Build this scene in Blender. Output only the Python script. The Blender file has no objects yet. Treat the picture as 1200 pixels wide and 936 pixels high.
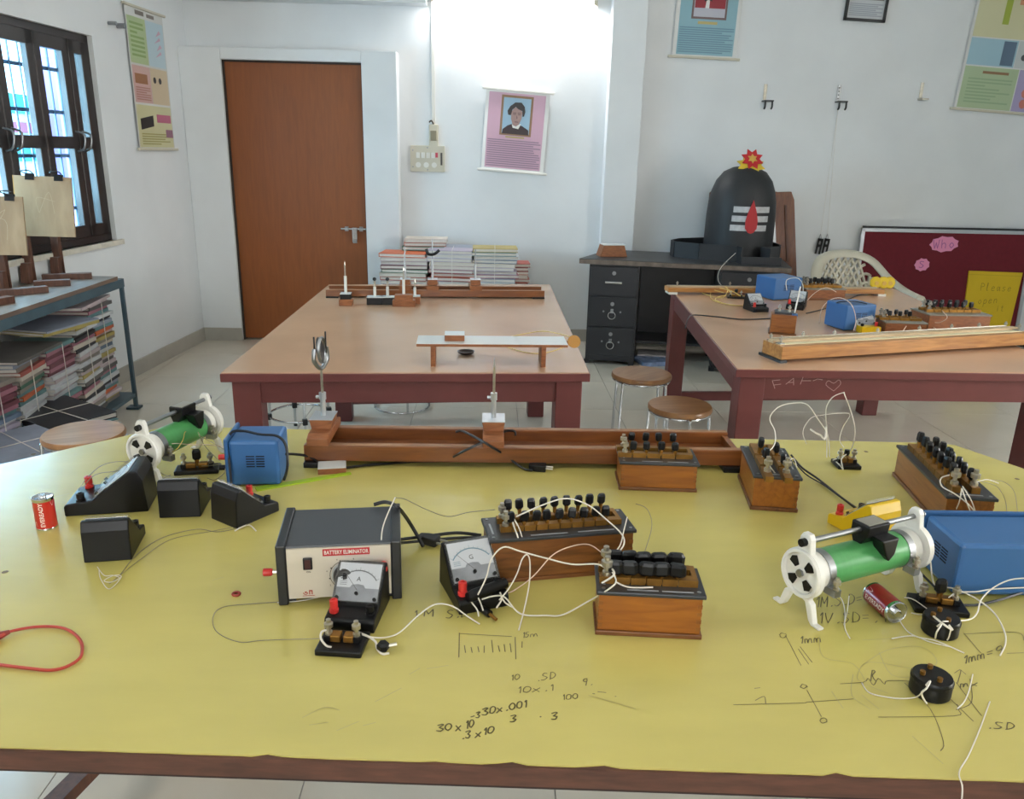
import bpy, math, random
import numpy as np
from mathutils import Vector, Matrix, Euler
random.seed(7)
SC = bpy.context.scene
COL = SC.collection
R = math.radians
# ------------------------------------------------------------------ camera
CAMZ = 1.45; FPX = 930.0
_p, _y, _r = R(17.22131), R(-1.826915), R(1.30268)
_fw = Vector((-math.sin(_y)*math.cos(_p), math.cos(_y)*math.cos(_p), -math.sin(_p)))
_rt = Vector((math.cos(_y), math.sin(_y), 0)); _up = _rt.cross(_fw)
_ra = _rt*math.cos(_r) + _up*math.sin(_r); _ub = -_rt*math.sin(_r) + _up*math.cos(_r)
CAM = Vector((0, 0, CAMZ))
cd = bpy.data.cameras.new('camera'); cam = bpy.data.objects.new('camera', cd); COL.objects.link(cam)
cam.matrix_world = Matrix(((_ra.x, _ub.x, -_fw.x, 0), (_ra.y, _ub.y, -_fw.y, 0), (_ra.z, _ub.z, -_fw.z, CAMZ), (0, 0, 0, 1)))
cd.sensor_width = 36; cd.lens = FPX/1200*36; cd.clip_start = .05; cd.clip_end = 100
SC.camera = cam
# ------------------------------------------------------------------ world and light
w = bpy.data.worlds.new('world'); SC.world = w; w.use_nodes = True
bg = w.node_tree.nodes['Background']; bg.inputs[0].default_value = (.94, .98, 1, 1); bg.inputs[1].default_value = 5
def area(name, loc, rot, sx, sy, energy, col=(1, 1, 1)):
    l = bpy.data.lights.new(name, 'AREA'); l.shape = 'RECTANGLE'; l.size = sx; l.size_y = sy; l.energy = energy; l.color = col
    o = bpy.data.objects.new(name, l); COL.objects.link(o); o.location = loc; o.rotation_euler = rot
    return o
# daylight entering by the windows: left wall (in view), right wall (unseen, placed for its light), and an unseen one added behind the camera
area('daylight_left', (-2.80, 3.8, 1.5), (0, R(-90), R(-4.6)), 1.05, 1.9, 110, (1, .98, .95))
area('daylight_right', (5.05, .7, 1.6), (0, R(90), 0), 1.2, 1.2, 78, (1, .97, .91))
area('added_daylight_rear', (-.3, -2.85, 1.7), (R(90), 0, 0), 1.6, 1.2, 11, (1, .96, .9))
SC.view_settings.view_transform = 'Standard'; SC.view_settings.look = 'None'
SC.view_settings.gamma = 1; SC.view_settings.use_curve_mapping = False
SC.view_settings.exposure = 1.0
SC.cycles.max_bounces = 8; SC.cycles.diffuse_bounces = 5; SC.cycles.transparent_max_bounces = 12
SC.cycles.caustics_reflective = False; SC.cycles.caustics_refractive = False
SC.cycles.use_denoising = True; SC.cycles.sample_clamp_indirect = 6
# ------------------------------------------------------------------ where a point of the place lies
def ray(px, py): return _ra*((px-600)/FPX) + _ub*(-(py-468)/FPX) + _fw
def P(px, py, z): d = ray(px, py); return CAM + d*((z-CAMZ)/d.z)
def PY(px, py, Y): d = ray(px, py); return CAM + d*(Y/d.y)
def PX(px, py, X): d = ray(px, py); return CAM + d*(X/d.x)
# the left wall stands a little out of square with the back wall
XL = -2.228; PIV = Vector((XL, 6.15, 0))
LWM = Matrix.Translation(PIV) @ Matrix.Rotation(R(-4.6), 4, 'Z') @ Matrix.Translation(-PIV); LWI = LWM.inverted()
def PL(px, py, off=0):
    d = LWI.to_3x3() @ ray(px, py); c = LWI @ CAM; return c + d*((XL+off-c.x)/d.x)
def onleft(o): o.matrix_basis = LWM @ o.matrix_basis; return o
ZT = .82; ZM = .75
def T(px, py, h=0): return P(px, py, ZT+h)
def M_(px, py, h=0): return P(px, py, ZM+h)
# ------------------------------------------------------------------ materials
def lin(h):
    h = h.lstrip('#'); v = [int(h[i:i+2], 16)/255 for i in (0, 2, 4)]
    return tuple(x/12.92 if x <= .04045 else ((x+.055)/1.055)**2.4 for x in v)
MATS = {}
def mat(name, hexc, rough=.5, metal=0, var=0, scale=12, bump=0, bscale=None, stretch=(1, 1, 1), coat=0, spec=.5, hex2=None, emit=0):
    if name in MATS: return MATS[name]
    m = bpy.data.materials.new(name); m.use_nodes = True; nt = m.node_tree; b = nt.nodes['Principled BSDF']
    c = lin(hexc); b.inputs['Base Color'].default_value = (*c, 1); b.inputs['Roughness'].default_value = rough
    b.inputs['Metallic'].default_value = metal; b.inputs['Specular IOR Level'].default_value = spec
    b.inputs['Coat Weight'].default_value = coat; b.inputs['Coat Roughness'].default_value = .15
    if emit: b.inputs['Emission Color'].default_value = (*c, 1); b.inputs['Emission Strength'].default_value = emit
    if var or bump or hex2:
        tc = nt.nodes.new('ShaderNodeTexCoord'); mp = nt.nodes.new('ShaderNodeMapping'); mp.inputs['Scale'].default_value = stretch
        nt.links.new(tc.outputs['Object'], mp.inputs[0])
        if var or hex2:
            n = nt.nodes.new('ShaderNodeTexNoise'); n.inputs['Scale'].default_value = scale; n.inputs['Detail'].default_value = 5
            nt.links.new(mp.outputs[0], n.inputs['Vector'])
            rp = nt.nodes.new('ShaderNodeValToRGB'); nt.links.new(n.outputs[0], rp.inputs[0])
            d = lin(hex2) if hex2 else tuple(x*(1-var) for x in c)
            e = c if hex2 else tuple(min(1, x*(1+var*.6)) for x in c)
            rp.color_ramp.elements[0].position = .32; rp.color_ramp.elements[1].position = .68
            rp.color_ramp.elements[0].color = (*d, 1); rp.color_ramp.elements[1].color = (*e, 1)
            nt.links.new(rp.outputs[0], b.inputs['Base Color'])
        if bump:
            n2 = nt.nodes.new('ShaderNodeTexNoise'); n2.inputs['Scale'].default_value = bscale or scale*4; n2.inputs['Detail'].default_value = 4
            nt.links.new(mp.outputs[0], n2.inputs['Vector'])
            bp = nt.nodes.new('ShaderNodeBump'); bp.inputs['Strength'].default_value = bump; bp.inputs['Distance'].default_value = .01
            nt.links.new(n2.outputs[0], bp.inputs['Height']); nt.links.new(bp.outputs[0], b.inputs['Normal'])
    MATS[name] = m; return m
def wood(name, c1, c2, scale=14, rough=.4, stretch=(1, 8, 8), coat=.0):
    m = bpy.data.materials.new(name); m.use_nodes = True; nt = m.node_tree; b = nt.nodes['Principled BSDF']
    tc = nt.nodes.new('ShaderNodeTexCoord'); mp = nt.nodes.new('ShaderNodeMapping'); mp.inputs['Scale'].default_value = stretch
    nt.links.new(tc.outputs['Object'], mp.inputs[0])
    n = nt.nodes.new('ShaderNodeTexNoise'); n.inputs['Scale'].default_value = scale; n.inputs['Detail'].default_value = 6; n.inputs['Distortion'].default_value = .6
    nt.links.new(mp.outputs[0], n.inputs['Vector'])
    rp = nt.nodes.new('ShaderNodeValToRGB'); nt.links.new(n.outputs[0], rp.inputs[0])
    rp.color_ramp.elements[0].position = .3; rp.color_ramp.elements[1].position = .7
    rp.color_ramp.elements[0].color = (*lin(c1), 1); rp.color_ramp.elements[1].color = (*lin(c2), 1)
    nt.links.new(rp.outputs[0], b.inputs['Base Color']); b.inputs['Roughness'].default_value = rough
    b.inputs['Coat Weight'].default_value = coat; b.inputs['Coat Roughness'].default_value = .2
    MATS[name] = m; return m
def glassy(name, tint, gloss=.08, rough=.03):
    m = bpy.data.materials.new(name); m.use_nodes = True; nt = m.node_tree; nt.nodes.clear()
    o = nt.nodes.new('ShaderNodeOutputMaterial'); t = nt.nodes.new('ShaderNodeBsdfTransparent'); t.inputs[0].default_value = (*tint, 1)
    g = nt.nodes.new('ShaderNodeBsdfGlossy'); g.inputs['Roughness'].default_value = rough
    mx = nt.nodes.new('ShaderNodeMixShader'); mx.inputs[0].default_value = gloss
    nt.links.new(t.outputs[0], mx.inputs[1]); nt.links.new(g.outputs[0], mx.inputs[2]); nt.links.new(mx.outputs[0], o.inputs[0])
    MATS[name] = m; return m
WALL = mat('wall_paint', '#dde0e2', .75, var=.05, scale=2.2, bump=.12, bscale=9)
CEIL = mat('ceiling_paint', '#e6e6e2', .8)
TILE = mat('vitrified_tile', '#cac2b2', .16, var=.05, scale=3)
GROUT = mat('grout', '#9d9a95', .8)
SKIRT = mat('skirting_tile', '#a5a198', .35, var=.08, scale=6)
YEL = mat('yellow_laminate', '#c4b768', .24, spec=.7, var=.06, scale=5, stretch=(1, 3, 1))
TAN = mat('tan_laminate', '#c09a7c', .22, var=.08, scale=3.5, bump=.02, bscale=60)
MAROON = mat('maroon_paint', '#622e2c', .42, var=.12, scale=8)
EDGE = mat('worn_brown_edge', '#573527', .55, var=.35, scale=20, stretch=(1, 6, 6))
BLACK = mat('black_plastic', '#0c0c0e', .38, spec=.3)
BLACKR = mat('black_rubber', '#121213', .6)
EBON = mat('ebonite', '#2b2e33', .38, var=.15, scale=30)
GREYM = mat('grey_metal_paint', '#3c3f44', .42, var=.06, scale=20)
CHARC = mat('charcoal_paint', '#1d1e21', .4)
STEELP = mat('brushed_plate', '#cfc6ba', .35, .35, var=.05, scale=10)
CHROME = mat('chrome', '#c9ccd0', .16, 1)
STEEL = mat('steel', '#9a9c9e', .35, 1, var=.1, scale=30)
BRASS = mat('brass', '#946a2e', .42, .75, var=.25, scale=40)
NICKEL = mat('nickel', '#b8b2a4', .3, .9, var=.2, scale=60)
RED = mat('red_plastic', '#c8322e', .35)
REDB = mat('red_battery', '#b8261f', .3, .1, coat=.4)
REDD = mat('dark_red_battery', '#8e1a22', .3, .1, coat=.4)
WHITEP = mat('white_plastic', '#d9d7d0', .4)
WHITE = mat('white_paper', '#dcdcd8', .6)
WLAM = mat('white_laminate', '#cdd0cf', .22)
GREEN = mat('green_enamel', '#4c9455', .28, var=.05, scale=4, stretch=(90, 1, 1))
GREENS = mat('green_strip_plastic', '#9ab52c', .25)
BLUE = mat('blue_plastic', '#336399', .4, var=.05, scale=8)
BLUED = mat('blue_plastic_deep', '#2b5685', .42, var=.05, scale=8)
VENT = mat('vent_dark', '#0d1626', .8)
DOORM = wood('brown_door', '#804417', '#8b4b1a', 6, .5, (8, 8, .8))
TEAK = wood('teak_box', '#774214', '#945b24', 10, .4, (1.2, 9, 9), .15)
TEAKD = wood('teak_dark', '#573014', '#7d4d22', 12, .42, (1.2, 9, 9), .1)
TEAKO = wood('teak_orange', '#824711', '#9f5f1b', 10, .38, (1.2, 9, 9), .2)
BENCHW = wood('bench_wood', '#623416', '#844d20', 6, .38, (1.2, 10, 10), .2)
BENCHT = wood('bench_worn_top', '#7d5438', '#a57b58', 8, .5, (1.2, 10, 10))
BLOCKW = wood('block_wood', '#764322', '#955c34', 14, .5, (2, 8, 8))
PLY = wood('plywood', '#917556', '#a68a69', 5, .55, (4, 1, 4))
STANDW = wood('stand_wood', '#4a2c20', '#65402e', 10, .5, (6, 6, 1))
STOOLW = wood('stool_wood', '#94673f', '#b5875a', 5, .3, (1, 6, 1), .25)
PANELW = wood('panel_wood', '#5f3420', '#7c4a2d', 6, .4, (8, 8, 1))
BRIDGEW = wood('bridge_wood', '#8f5c2a', '#b98548', 6, .4, (1.2, 10, 10))
PALEW = wood('pale_wood', '#b59b78', '#cbb491', 6, .5, (1.2, 10, 10))
WINF = mat('window_frame_dark', '#2a2423', .4, var=.2, scale=8)
RACK = mat('rack_blue_grey', '#3f5560', .45, var=.15, scale=14)
RACKT = wood('rack_top_board', '#5e4b3f', '#7c685a', 5, .4, (6, 1, 6))
DESK = mat('desk_black', '#212226', .38, var=.15, scale=10)
DESKT = mat('desk_top', '#2c2d30', .42, var=.2, scale=6)
CHIP = mat('worn_board_edge', '#6b5d52', .7, var=.4, scale=16)
FELT = mat('maroon_felt', '#66111f', .85, var=.08, scale=30)
ALU = mat('aluminium', '#b9bcc0', .35, .8)
CREAM = mat('cream_plastic', '#c2bcaa', .42)
PINK = mat('pink_paper', '#e08fb4', .7)
PINKP = mat('poster_pink', '#c79fb3', .35)
YPAPER = mat('yellow_paper', '#cfb012', .6, var=.05, scale=5)
SKYP = mat('poster_blue', '#86adb9', .35)
PRINT = mat('print_grey', '#927a8c', .5)
PRINTB = mat('print_slate', '#67899a', .5)
INK = mat('ink_black', '#25221c', .6)
PENCIL = mat('pencil_mark', '#a79c5e', .6)
PENCILD = mat('pencil_dark', '#6a613a', .6)
WIREW = mat('white_wire', '#d5cfc2', .5)
WIREP = mat('pinkish_wire', '#d9bfae', .5)
WIREG = mat('bare_wire', '#8b8468', .4, .3)
WIREY = mat('yellow_wire', '#cfae5e', .5)
WIRER = mat('red_wire', '#a83a2c', .45)
CORD = mat('black_cord', '#15151a', .45)
STRING = mat('string', '#d8d4cc', .7)
GLASS = glassy('window_glass', (.62, .84, .97), .06)
CLEAR = glassy('clear_plastic', (.93, .94, .95), .1, .08)
DIAL = mat('dial_paper', '#c9cbcf', .4)
DIALG = mat('dial_lower_grey', '#6c6f75', .4, hex2='#9a9ca2', scale=25)
# ------------------------------------------------------------------ geometry helpers
def catmull(pts, seg=6, closed=False):
    pts = [Vector(p) for p in pts]; n = len(pts); out = []
    rng = range(n if closed else n-1)
    for i in rng:
        if closed: a, b, c, d = pts[(i-1) % n], pts[i], pts[(i+1) % n], pts[(i+2) % n]
        else: a, b, c, d = pts[max(i-1, 0)], pts[i], pts[i+1], pts[min(i+2, n-1)]
        for k in range(seg):
            t = k/seg
            out.append(.5*((2*b)+(c-a)*t+(2*a-5*b+4*c-d)*t*t+(3*b-a-3*c+d)*t**3))
    if not closed: out.append(pts[-1])
    return out
class G:
    """collects verts and faces; mi = material slot of what is added next"""
    def __init__(s): s.v = []; s.f = []; s.m = []; s.mi = 0
    def add(s, vs, fs):
        o = len(s.v); s.v += [tuple(v) for v in vs]; s.f += [tuple(i+o for i in f) for f in fs]; s.m += [s.mi]*len(fs); return s
    def box(s, x0, x1, y0, y1, z0, z1, M=None):
        vs = [Vector((x, y, z)) for z in (z0, z1) for y in (y0, y1) for x in (x0, x1)]
        if M: vs = [M @ v for v in vs]
        return s.add(vs, [(0, 2, 3, 1), (4, 5, 7, 6), (0, 1, 5, 4), (2, 6, 7, 3), (0, 4, 6, 2), (1, 3, 7, 5)])
    def cb(s, c, sx, sy, sz, M=None):
        x, y, z = c; return s.box(x-sx/2, x+sx/2, y-sy/2, y+sy/2, z-sz/2, z+sz/2, M)
    def prism(s, poly, z0, z1, f=None):
        n = len(poly); f = f or (lambda x, y, z: (x, y, z))
        vs = [f(x, y, z0) for x, y in poly]+[f(x, y, z1) for x, y in poly]
        return s.add(vs, [tuple(range(n-1, -1, -1)), tuple(range(n, 2*n))]+[(i, (i+1) % n, n+(i+1) % n, n+i) for i in range(n)])
    def tube(s, pts, r, n=6, closed=False, flat=1):
        pts = [Vector(p) for p in pts]; k = len(pts); rs = r if isinstance(r, (list, tuple)) else [r]*k
        vs = []; ref = None
        for i, p in enumerate(pts):
            if closed: t = pts[(i+1) % k]-pts[(i-1) % k]
            else: t = pts[min(i+1, k-1)]-pts[max(i-1, 0)]
            if t.length < 1e-9: t = Vector((0, 0, 1))
            t.normalize()
            if ref is None:
                ref = Vector((0, 0, 1)) if abs(t.z) < .9 else Vector((1, 0, 0))
            u = t.cross(ref)
            if u.length < 1e-6: u = t.orthogonal()
            u.normalize(); v = u.cross(t); ref = v
            for j in range(n):
                a = 2*math.pi*j/n; vs.append(p+u*(math.cos(a)*rs[i])+v*(math.sin(a)*rs[i]*flat))
        fs = []
        for i in range(k if closed else k-1):
            for j in range(n):
                a, b = i*n+j, i*n+(j+1) % n; c, d = ((i+1) % k)*n+(j+1) % n, ((i+1) % k)*n+j
                fs.append((a, b, c, d))
        if not closed: fs += [tuple(range(n-1, -1, -1)), tuple(range((k-1)*n, k*n))]
        return s.add(vs, fs)
    def cyl(s, p0, p1, r, n=16, r1=None): return s.tube([p0, p1], [r, r if r1 is None else r1], n)
    def lathe(s, prof, c=(0, 0, 0), n=20, M=None):
        vs = []
        for r, z in prof:
            for j in range(n):
                a = 2*math.pi*j/n; v = Vector((r*math.cos(a), r*math.sin(a), z)); v = (M @ v) if M else v
                vs.append(v+Vector(c))
        k = len(prof); fs = [(i*n+j, i*n+(j+1) % n, (i+1)*n+(j+1) % n, (i+1)*n+j) for i in range(k-1) for j in range(n)]
        fs += [tuple(range(n-1, -1, -1)), tuple(range((k-1)*n, k*n))]
        return s.add(vs, fs)
    def quad(s, a, b, c, d): return s.add([a, b, c, d], [(0, 1, 2, 3)])
    def ribbon(s, pts, wd, N=Vector((0, 0, 1))):
        """flat stroke lying on a surface with normal N"""
        pts = [Vector(p) for p in pts]
        for i in range(len(pts)-1):
            t = (pts[i+1]-pts[i])
            if t.length < 1e-7: continue
            t.normalize(); u = t.cross(N).normalized()*wd/2; e = t*wd*.4
            s.quad(pts[i]-u-e, pts[i+1]-u+e, pts[i+1]+u+e, pts[i]+u-e)
        return s
    def mesh(s, name, mats, smooth=None):
        me = bpy.data.meshes.new(name); me.from_pydata(s.v, [], s.f)
        for m in (mats if isinstance(mats, (list, tuple)) else [mats]): me.materials.append(m)
        if any(s.m): me.polygons.foreach_set('material_index', s.m)
        me.update()
        if smooth is not None:
            me.shade_smooth(); me.set_sharp_from_angle(angle=R(smooth))
        return me
def link(name, me, parent=None, loc=(0, 0, 0), rot=(0, 0, 0), bev=0, seg=2):
    o = bpy.data.objects.new(name, me); COL.objects.link(o); o.parent = parent; o.location = loc; o.rotation_euler = rot
    if bev:
        b = o.modifiers.new('bevel', 'BEVEL'); b.width = bev; b.segments = seg; b.limit_method = 'ANGLE'; b.angle_limit = R(35)
    return o
def part(name, g, m, parent=None, loc=(0, 0, 0), rot=(0, 0, 0), bev=0, smooth=None, seg=2, label=None):
    o = link(name, g.mesh(name, m, smooth), parent, loc, rot, bev, seg)
    if label: o['label'] = label
    if name in ('dovetail', 'engraving', 'tick_dots', 'printed_text', 'chalk_scribble', 'scale', 'face_lines'): o['kind'] = 'stuff'
    return o
def tag(o, label, cat, group=None):
    o['label'] = label; o['category'] = cat
    if group: o['group'] = group
    return o
def thing(name, label, cat, loc=(0, 0, 0), rz=0, group=None, rot=None):
    o = bpy.data.objects.new(name, None); COL.objects.link(o); o.empty_display_size = .05
    o.location = loc; o.rotation_euler = rot or (0, 0, rz); return tag(o, label, cat, group)
def struct(name, g, m, **k):
    o = part(name, g, m, **k); o['kind'] = 'structure'; return o
def box(x0, x1, y0, y1, z0, z1): return G().box(x0, x1, y0, y1, z0, z1)
def ang(a, b): return math.atan2(b[1]-a[1], b[0]-a[0])
def quadfit(bl, fl, fr, br, z):
    """a rectangle at height z from four of its corners: centre, turn, width, depth"""
    a, b, c, d = (P(*q, z) for q in (bl, fl, fr, br)); ctr = (a+b+c+d)/4
    ux = ((c-b)+(d-a)); uy = ((a-b)+(d-c)); t1 = math.atan2(ux.y, ux.x); t2 = math.atan2(uy.y, uy.x)-math.pi/2
    return ctr, (t1+t2)/2, ux.length/2, uy.length/2
_fonts = {}
def text(body, size, m, parent, loc, rot=(0, 0, 0), name='lettering', align='CENTER', ext=.0001, bold=0, sx=1):
    cu = bpy.data.curves.new('t', 'FONT'); cu.body = body; cu.size = size; cu.align_x = align; cu.align_y = 'CENTER'; cu.extrude = ext; cu.offset = bold
    cu.resolution_u = 2
    t = bpy.data.objects.new('t', cu); COL.objects.link(t)
    me = bpy.data.meshes.new_from_object(t.evaluated_get(bpy.context.evaluated_depsgraph_get()))
    bpy.data.objects.remove(t); me.materials.clear(); me.materials.append(m)
    o = link(name, me, parent, loc, rot); o.scale = (sx, 1, 1); return o
GL = {'0': '2,0 .5,1 0,3 .5,5 2,6 3.5,5 4,3 3.5,1 2,0', '1': '1,4.5 2,6 2,0', '3': '0,5.5 2.5,6 3.5,5 1.5,3.2 3.7,2 2.5,0 0,.6', '5': '3.5,6 .8,6 .5,3.5 2.5,3.8 3.6,2 2,0 0,.5',
 '9': '3.5,4 2,3 .5,4 1,5.7 3,6 3.5,4 3,0', 'M': '0,0 .5,6 2,2 3.7,6 4,0', 'S': '3.5,5.5 1.5,6 .5,4.6 2,3.2 3.5,1.8 2,0 0,.5', 'D': '.5,0 .5,6 3,5 3.6,3 2.6,.8 0,0',
 'V': '0,6 1.8,0 3.6,6', 'm': '0,0 0,3.4 1.2,3.6 1.8,0 2,3.2 3.2,3.6 4,0', 'c': '3,3 1.5,3.6 .5,1.8 1.5,0 3,.6', 'x': '0,3.6 3.4,0;3.4,3.6 0,0', 'R': '.5,0 .5,6 3,5.2 .8,3 3.6,0',
 '.': '1.6,0 2.1,.4', '=': '0,2.2 3,2.3;0,3.8 3,3.9', '-': '0,3 3,3.1', 'P': '.5,0 .5,6 3,5.4 3,3.6 .6,3', 'l': '1,0 1.6,6 1,6 1,.5 2,0', 'e': '.3,1.9 3,2.2 2.3,3.6 .8,3 .4,.8 1.5,0 3,.6',
 'a': '3,3.4 1,3.4 .3,1.2 1.4,0 2.8,3 3,.3 3.5,0', 's': '2.8,3.4 1,3.5 .8,2.3 2.6,1.4 1.8,0 .3,.3', 'o': '1.8,0 .5,1.8 1.8,3.6 3.1,1.8 1.8,0', 'p': '.5,-2.4 .8,3.5;.7,2.6 2.2,3.6 3.2,1.8 2,0 .7,.9',
 'n': '.4,0 .6,3.5;.6,2.4 2,3.6 2.8,2.6 3,0', 'i': '1.5,0 1.5,3.2;1.5,4.4 1.6,4.7', 't': '1.4,5.5 1.4,.6 2.4,0;.3,3.7 2.7,3.8', 'W': '0,6 1,0 2,4 3,0 4,6', 'h': '.5,0 .5,6;.5,2.4 2,3.6 3,2.6 3,0', '/': '0,-.5 3,6.5', '^': '0,2 1.5,5 3,2', ' ': ''}
def strokes(g, body, o, ux, uy, wd, N=Vector((0, 0, 1)), jit=.12, keep=1.0):
    """handwritten line of small strokes; ux / uy = one glyph width / height"""
    x = 0.
    for ch in body:
        for st in GL.get(ch, '').split(';'):
            if not st or random.random() > keep: continue
            pts = [tuple(map(float, q.split(','))) for q in st.split()]
            pts = [o+ux*(x+(a+random.uniform(-jit, jit))/5)+uy*((b+random.uniform(-jit, jit))/6) for a, b in pts]
            g.ribbon(catmull(pts, 2) if len(pts) > 2 else pts, wd, N)
        x += 1.05 if ch not in '.1' else .7
def reparent(o, par, name=None):
    """make a finished thing a part of another, where it lies"""
    o.parent = par; o.matrix_parent_inverse = par.matrix_basis.inverted()
    if name: o.name = name
    for k in ('category', 'group'):
        if k in o: del o[k]
    return o
def wire(name, label, pts, m, r=.0012, group=None, cat='wire', seg=6, n=5, closed=False, knots=()):
    if cat == 'wire': r *= .82
    g = G(); g.tube(catmull(pts, seg, closed), r, n, closed)
    for k in knots: g.lathe([(0, -r*1.6), (r*2, 0), (0, r*1.6)], k, 6)
    return tag(part(name, g, m, smooth=60), label, cat, group)
# ================================================================== THE ROOM
XR, YB, YP, YR, ZC = 4.8, 6.3, 6.15, -2.6, 3.1
fl = struct('floor', box(XL-1.1, XR+.3, YR-.3, YB+.3, -.06, -.004), GROUT)
tm = G(); tm.box(-.2985, .2985, -.2985, .2985, -.004, 0); tmesh = tm.mesh('tile', TILE)
for i in range(-2, 12):
    for j in range(15):
        x = XL+.3+i*.6; y = YB-.3-j*.6
        if x < XR+.2 and y > YR-.2: link('tile', tmesh, fl, (x, y, 0))
struct('ceiling', box(XL-1.1, XR+.3, YR-.3, YB+.3, ZC, ZC+.1), CEIL)
# left wall round its window opening
wy1 = PL(107, 38).y; wy0 = wy1-2.1; wz0, wz1 = .885, 2.045
g = G(); g.box(XL-.12, XL, YR-.1, wy0, 0, ZC); g.box(XL-.12, XL, wy1, YB+.1, 0, ZC); g.box(XL-.12, XL, wy0, wy1, 0, wz0); g.box(XL-.12, XL, wy0, wy1, wz1, ZC)
wl = onleft(struct('wall_left', g, WALL))
part('sill', box(XL-.05, XL+.02, wy0-.03, wy1+.05, wz0-.03, wz0), mat('sill_plaster', '#cfcabd', .8, var=.15, scale=14, bump=.3), wl)
# back wall: recessed field, proud surround with the door, pillar
dX0, dX1, dZ = PY(258, 70, YP).x, PY(427, 200, YP).x, 2.045
sx1 = PY(468, 250, YP).x; sz1 = PY(350, 57, YP).z
struct('wall_back', box(XL-.2, XR+.2, YB, YB+.2, 0, ZC), WALL)
g = G(); g.box(XL, dX0, YP, YB, 0, sz1); g.box(dX1, sx1, YP, YB, 0, sz1); g.box(dX0, dX1, YP, YB, dZ, sz1)
struct('wall_door_surround', g, WALL, bev=.006)
px0, px1 = PY(706, 250, YP+.02).x, PY(744, 250, YP+.02).x
struct('wall_pillar', box(px0, px1, YP+.02, YB, 0, ZC), WALL, bev=.004)
struct('trim_1', box(XL, PY(499, 5, YB-.16).x, YB-.16, YB, PY(350, -1, YB-.16).z, ZC-.0), WALL)
# right wall and rear wall, each with a window opening (out of frame: right one placed, rear one added, for their light)
g = G(); g.box(XR, XR+.2, YR-.1, .1, 0, ZC); g.box(XR, XR+.2, 1.3, YB+.1, 0, ZC); g.box(XR, XR+.2, .1, 1.3, 0, .95); g.box(XR, XR+.2, .1, 1.3, 2.25, ZC)
struct('wall_right', g, WALL)
g = G(); g.box(XL-1.0, -1.1, YR-.2, YR, 0, ZC); g.box(.5, XR+.2, YR-.2, YR, 0, ZC); g.box(-1.1, .5, YR-.2, YR, 0, 1.0); g.box(-1.1, .5, YR-.2, YR, 2.35, ZC)
struct('wall_rear', g, WALL)
for nm, hor in (('window_2', False), ('added_window_3', True)):
    g = G(); L0, L1, Z0, Z1 = (-1.1, .5, 1.0, 2.35) if hor else (.1, 1.3, .95, 2.25)
    def bar(a0, a1, z0, z1): g.box(a0, a1, YR-.12, YR-.07, z0, z1) if hor else g.box(XR+.07, XR+.12, a0, a1, z0, z1)
    bar(L0, L1, Z0, Z0+.05); bar(L0, L1, Z1-.05, Z1)
    for k in range(4): c = L0+.03+(L1-L0-.06)*k/3; bar(c-.03, c+.03, Z0, Z1)
    struct(nm, g, WINF)
# skirting
onleft(struct('baseboard_left', box(XL, XL+.012, YR, YP, 0, .1), SKIRT))
g = G(); g.box(XL, dX0+.0, YP-.012, YP, 0, .1); g.box(dX1, sx1, YP-.012, YP, 0, .1); struct('baseboard_door', g, SKIRT)
g = G(); g.box(sx1, px0, YB-.012, YB, 0, .1); g.box(px1, XR, YB-.012, YB, 0, .1); g.box(px0, px1, YP+.008, YP+.02, 0, .1); struct('baseboard_back', g, SKIRT)
# ---- window in the left wall: dark casements in a row, grille, glass
win = thing('window_1', 'dark framed casement window with blue tinted panes and grille', 'window'); win['kind'] = 'structure'; del win['category']; onleft(win)
FX = XL-.06
g = G(); g.box(FX-.04, FX+.03, wy0, wy1, wz0, wz0+.045); g.box(FX-.04, FX+.03, wy0, wy1, wz1-.045, wz1); g.box(FX-.04, FX+.03, wy1-.05, wy1, wz0, wz1); g.box(FX-.04, FX+.03, wy0, wy0+.05, wz0, wz1)
part('frame', g, WINF, win)
b0 = wy1-.03; ys = [b0, PL(81, 32).y, PL(40, 25).y]; step = ys[1]-ys[2]
while ys[-1]-step > wy0: ys.append(ys[-1]-step)
zm = PL(60, 166).z
for k in range(len(ys)-1):
    a, b = ys[k+1]+.004, ys[k]-.004; s = .055; z0, z1 = wz0+.04, wz1-.04
    lf = thing('casement', '', ''); del lf['label']; del lf['category']; lf.parent = win
    g = G()
    for q0, q1, r0, r1 in ((a, a+s, z0, z1), (b-s, b, z0, z1), (a, b, z0, z0+.07), (a, b, z1-.07, z1), (a, b, zm-.035, zm+.03)): g.box(FX, FX+.035, q0, q1, r0, r1)
    part('stile_frame', g, WINF, lf, bev=.003, seg=1)
    for r0, r1 in ((z0+.06, zm-.03), (zm+.02, z1-.06)): part('pane', box(FX+.012, FX+.016, a+s-.01, b-s+.01, r0, r1), GLASS, lf)
    hy = b-.028 if k % 2 else a+.028
    h = [(FX+.035, hy, zm-.05), (FX+.075, hy, zm-.03), (FX+.08, hy+.01, zm+.04), (FX+.036, hy, zm+.06)]
    part('handle', G().tube(catmull(h, 4), .006, 6), STEEL, lf, smooth=60)
gr = G()
y = wy0+.06
while y < wy1: gr.cyl((FX-.12, y, wz0), (FX-.12, y, wz1), .006, 6); y += .085
for z in (1.08, 1.38, 1.62, 1.85): gr.box(FX-.13, FX-.12, wy0, wy1, z-.01, z+.01)
part('grille', gr, mat('grille_paint', '#6b7f95', .5), win)
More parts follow.
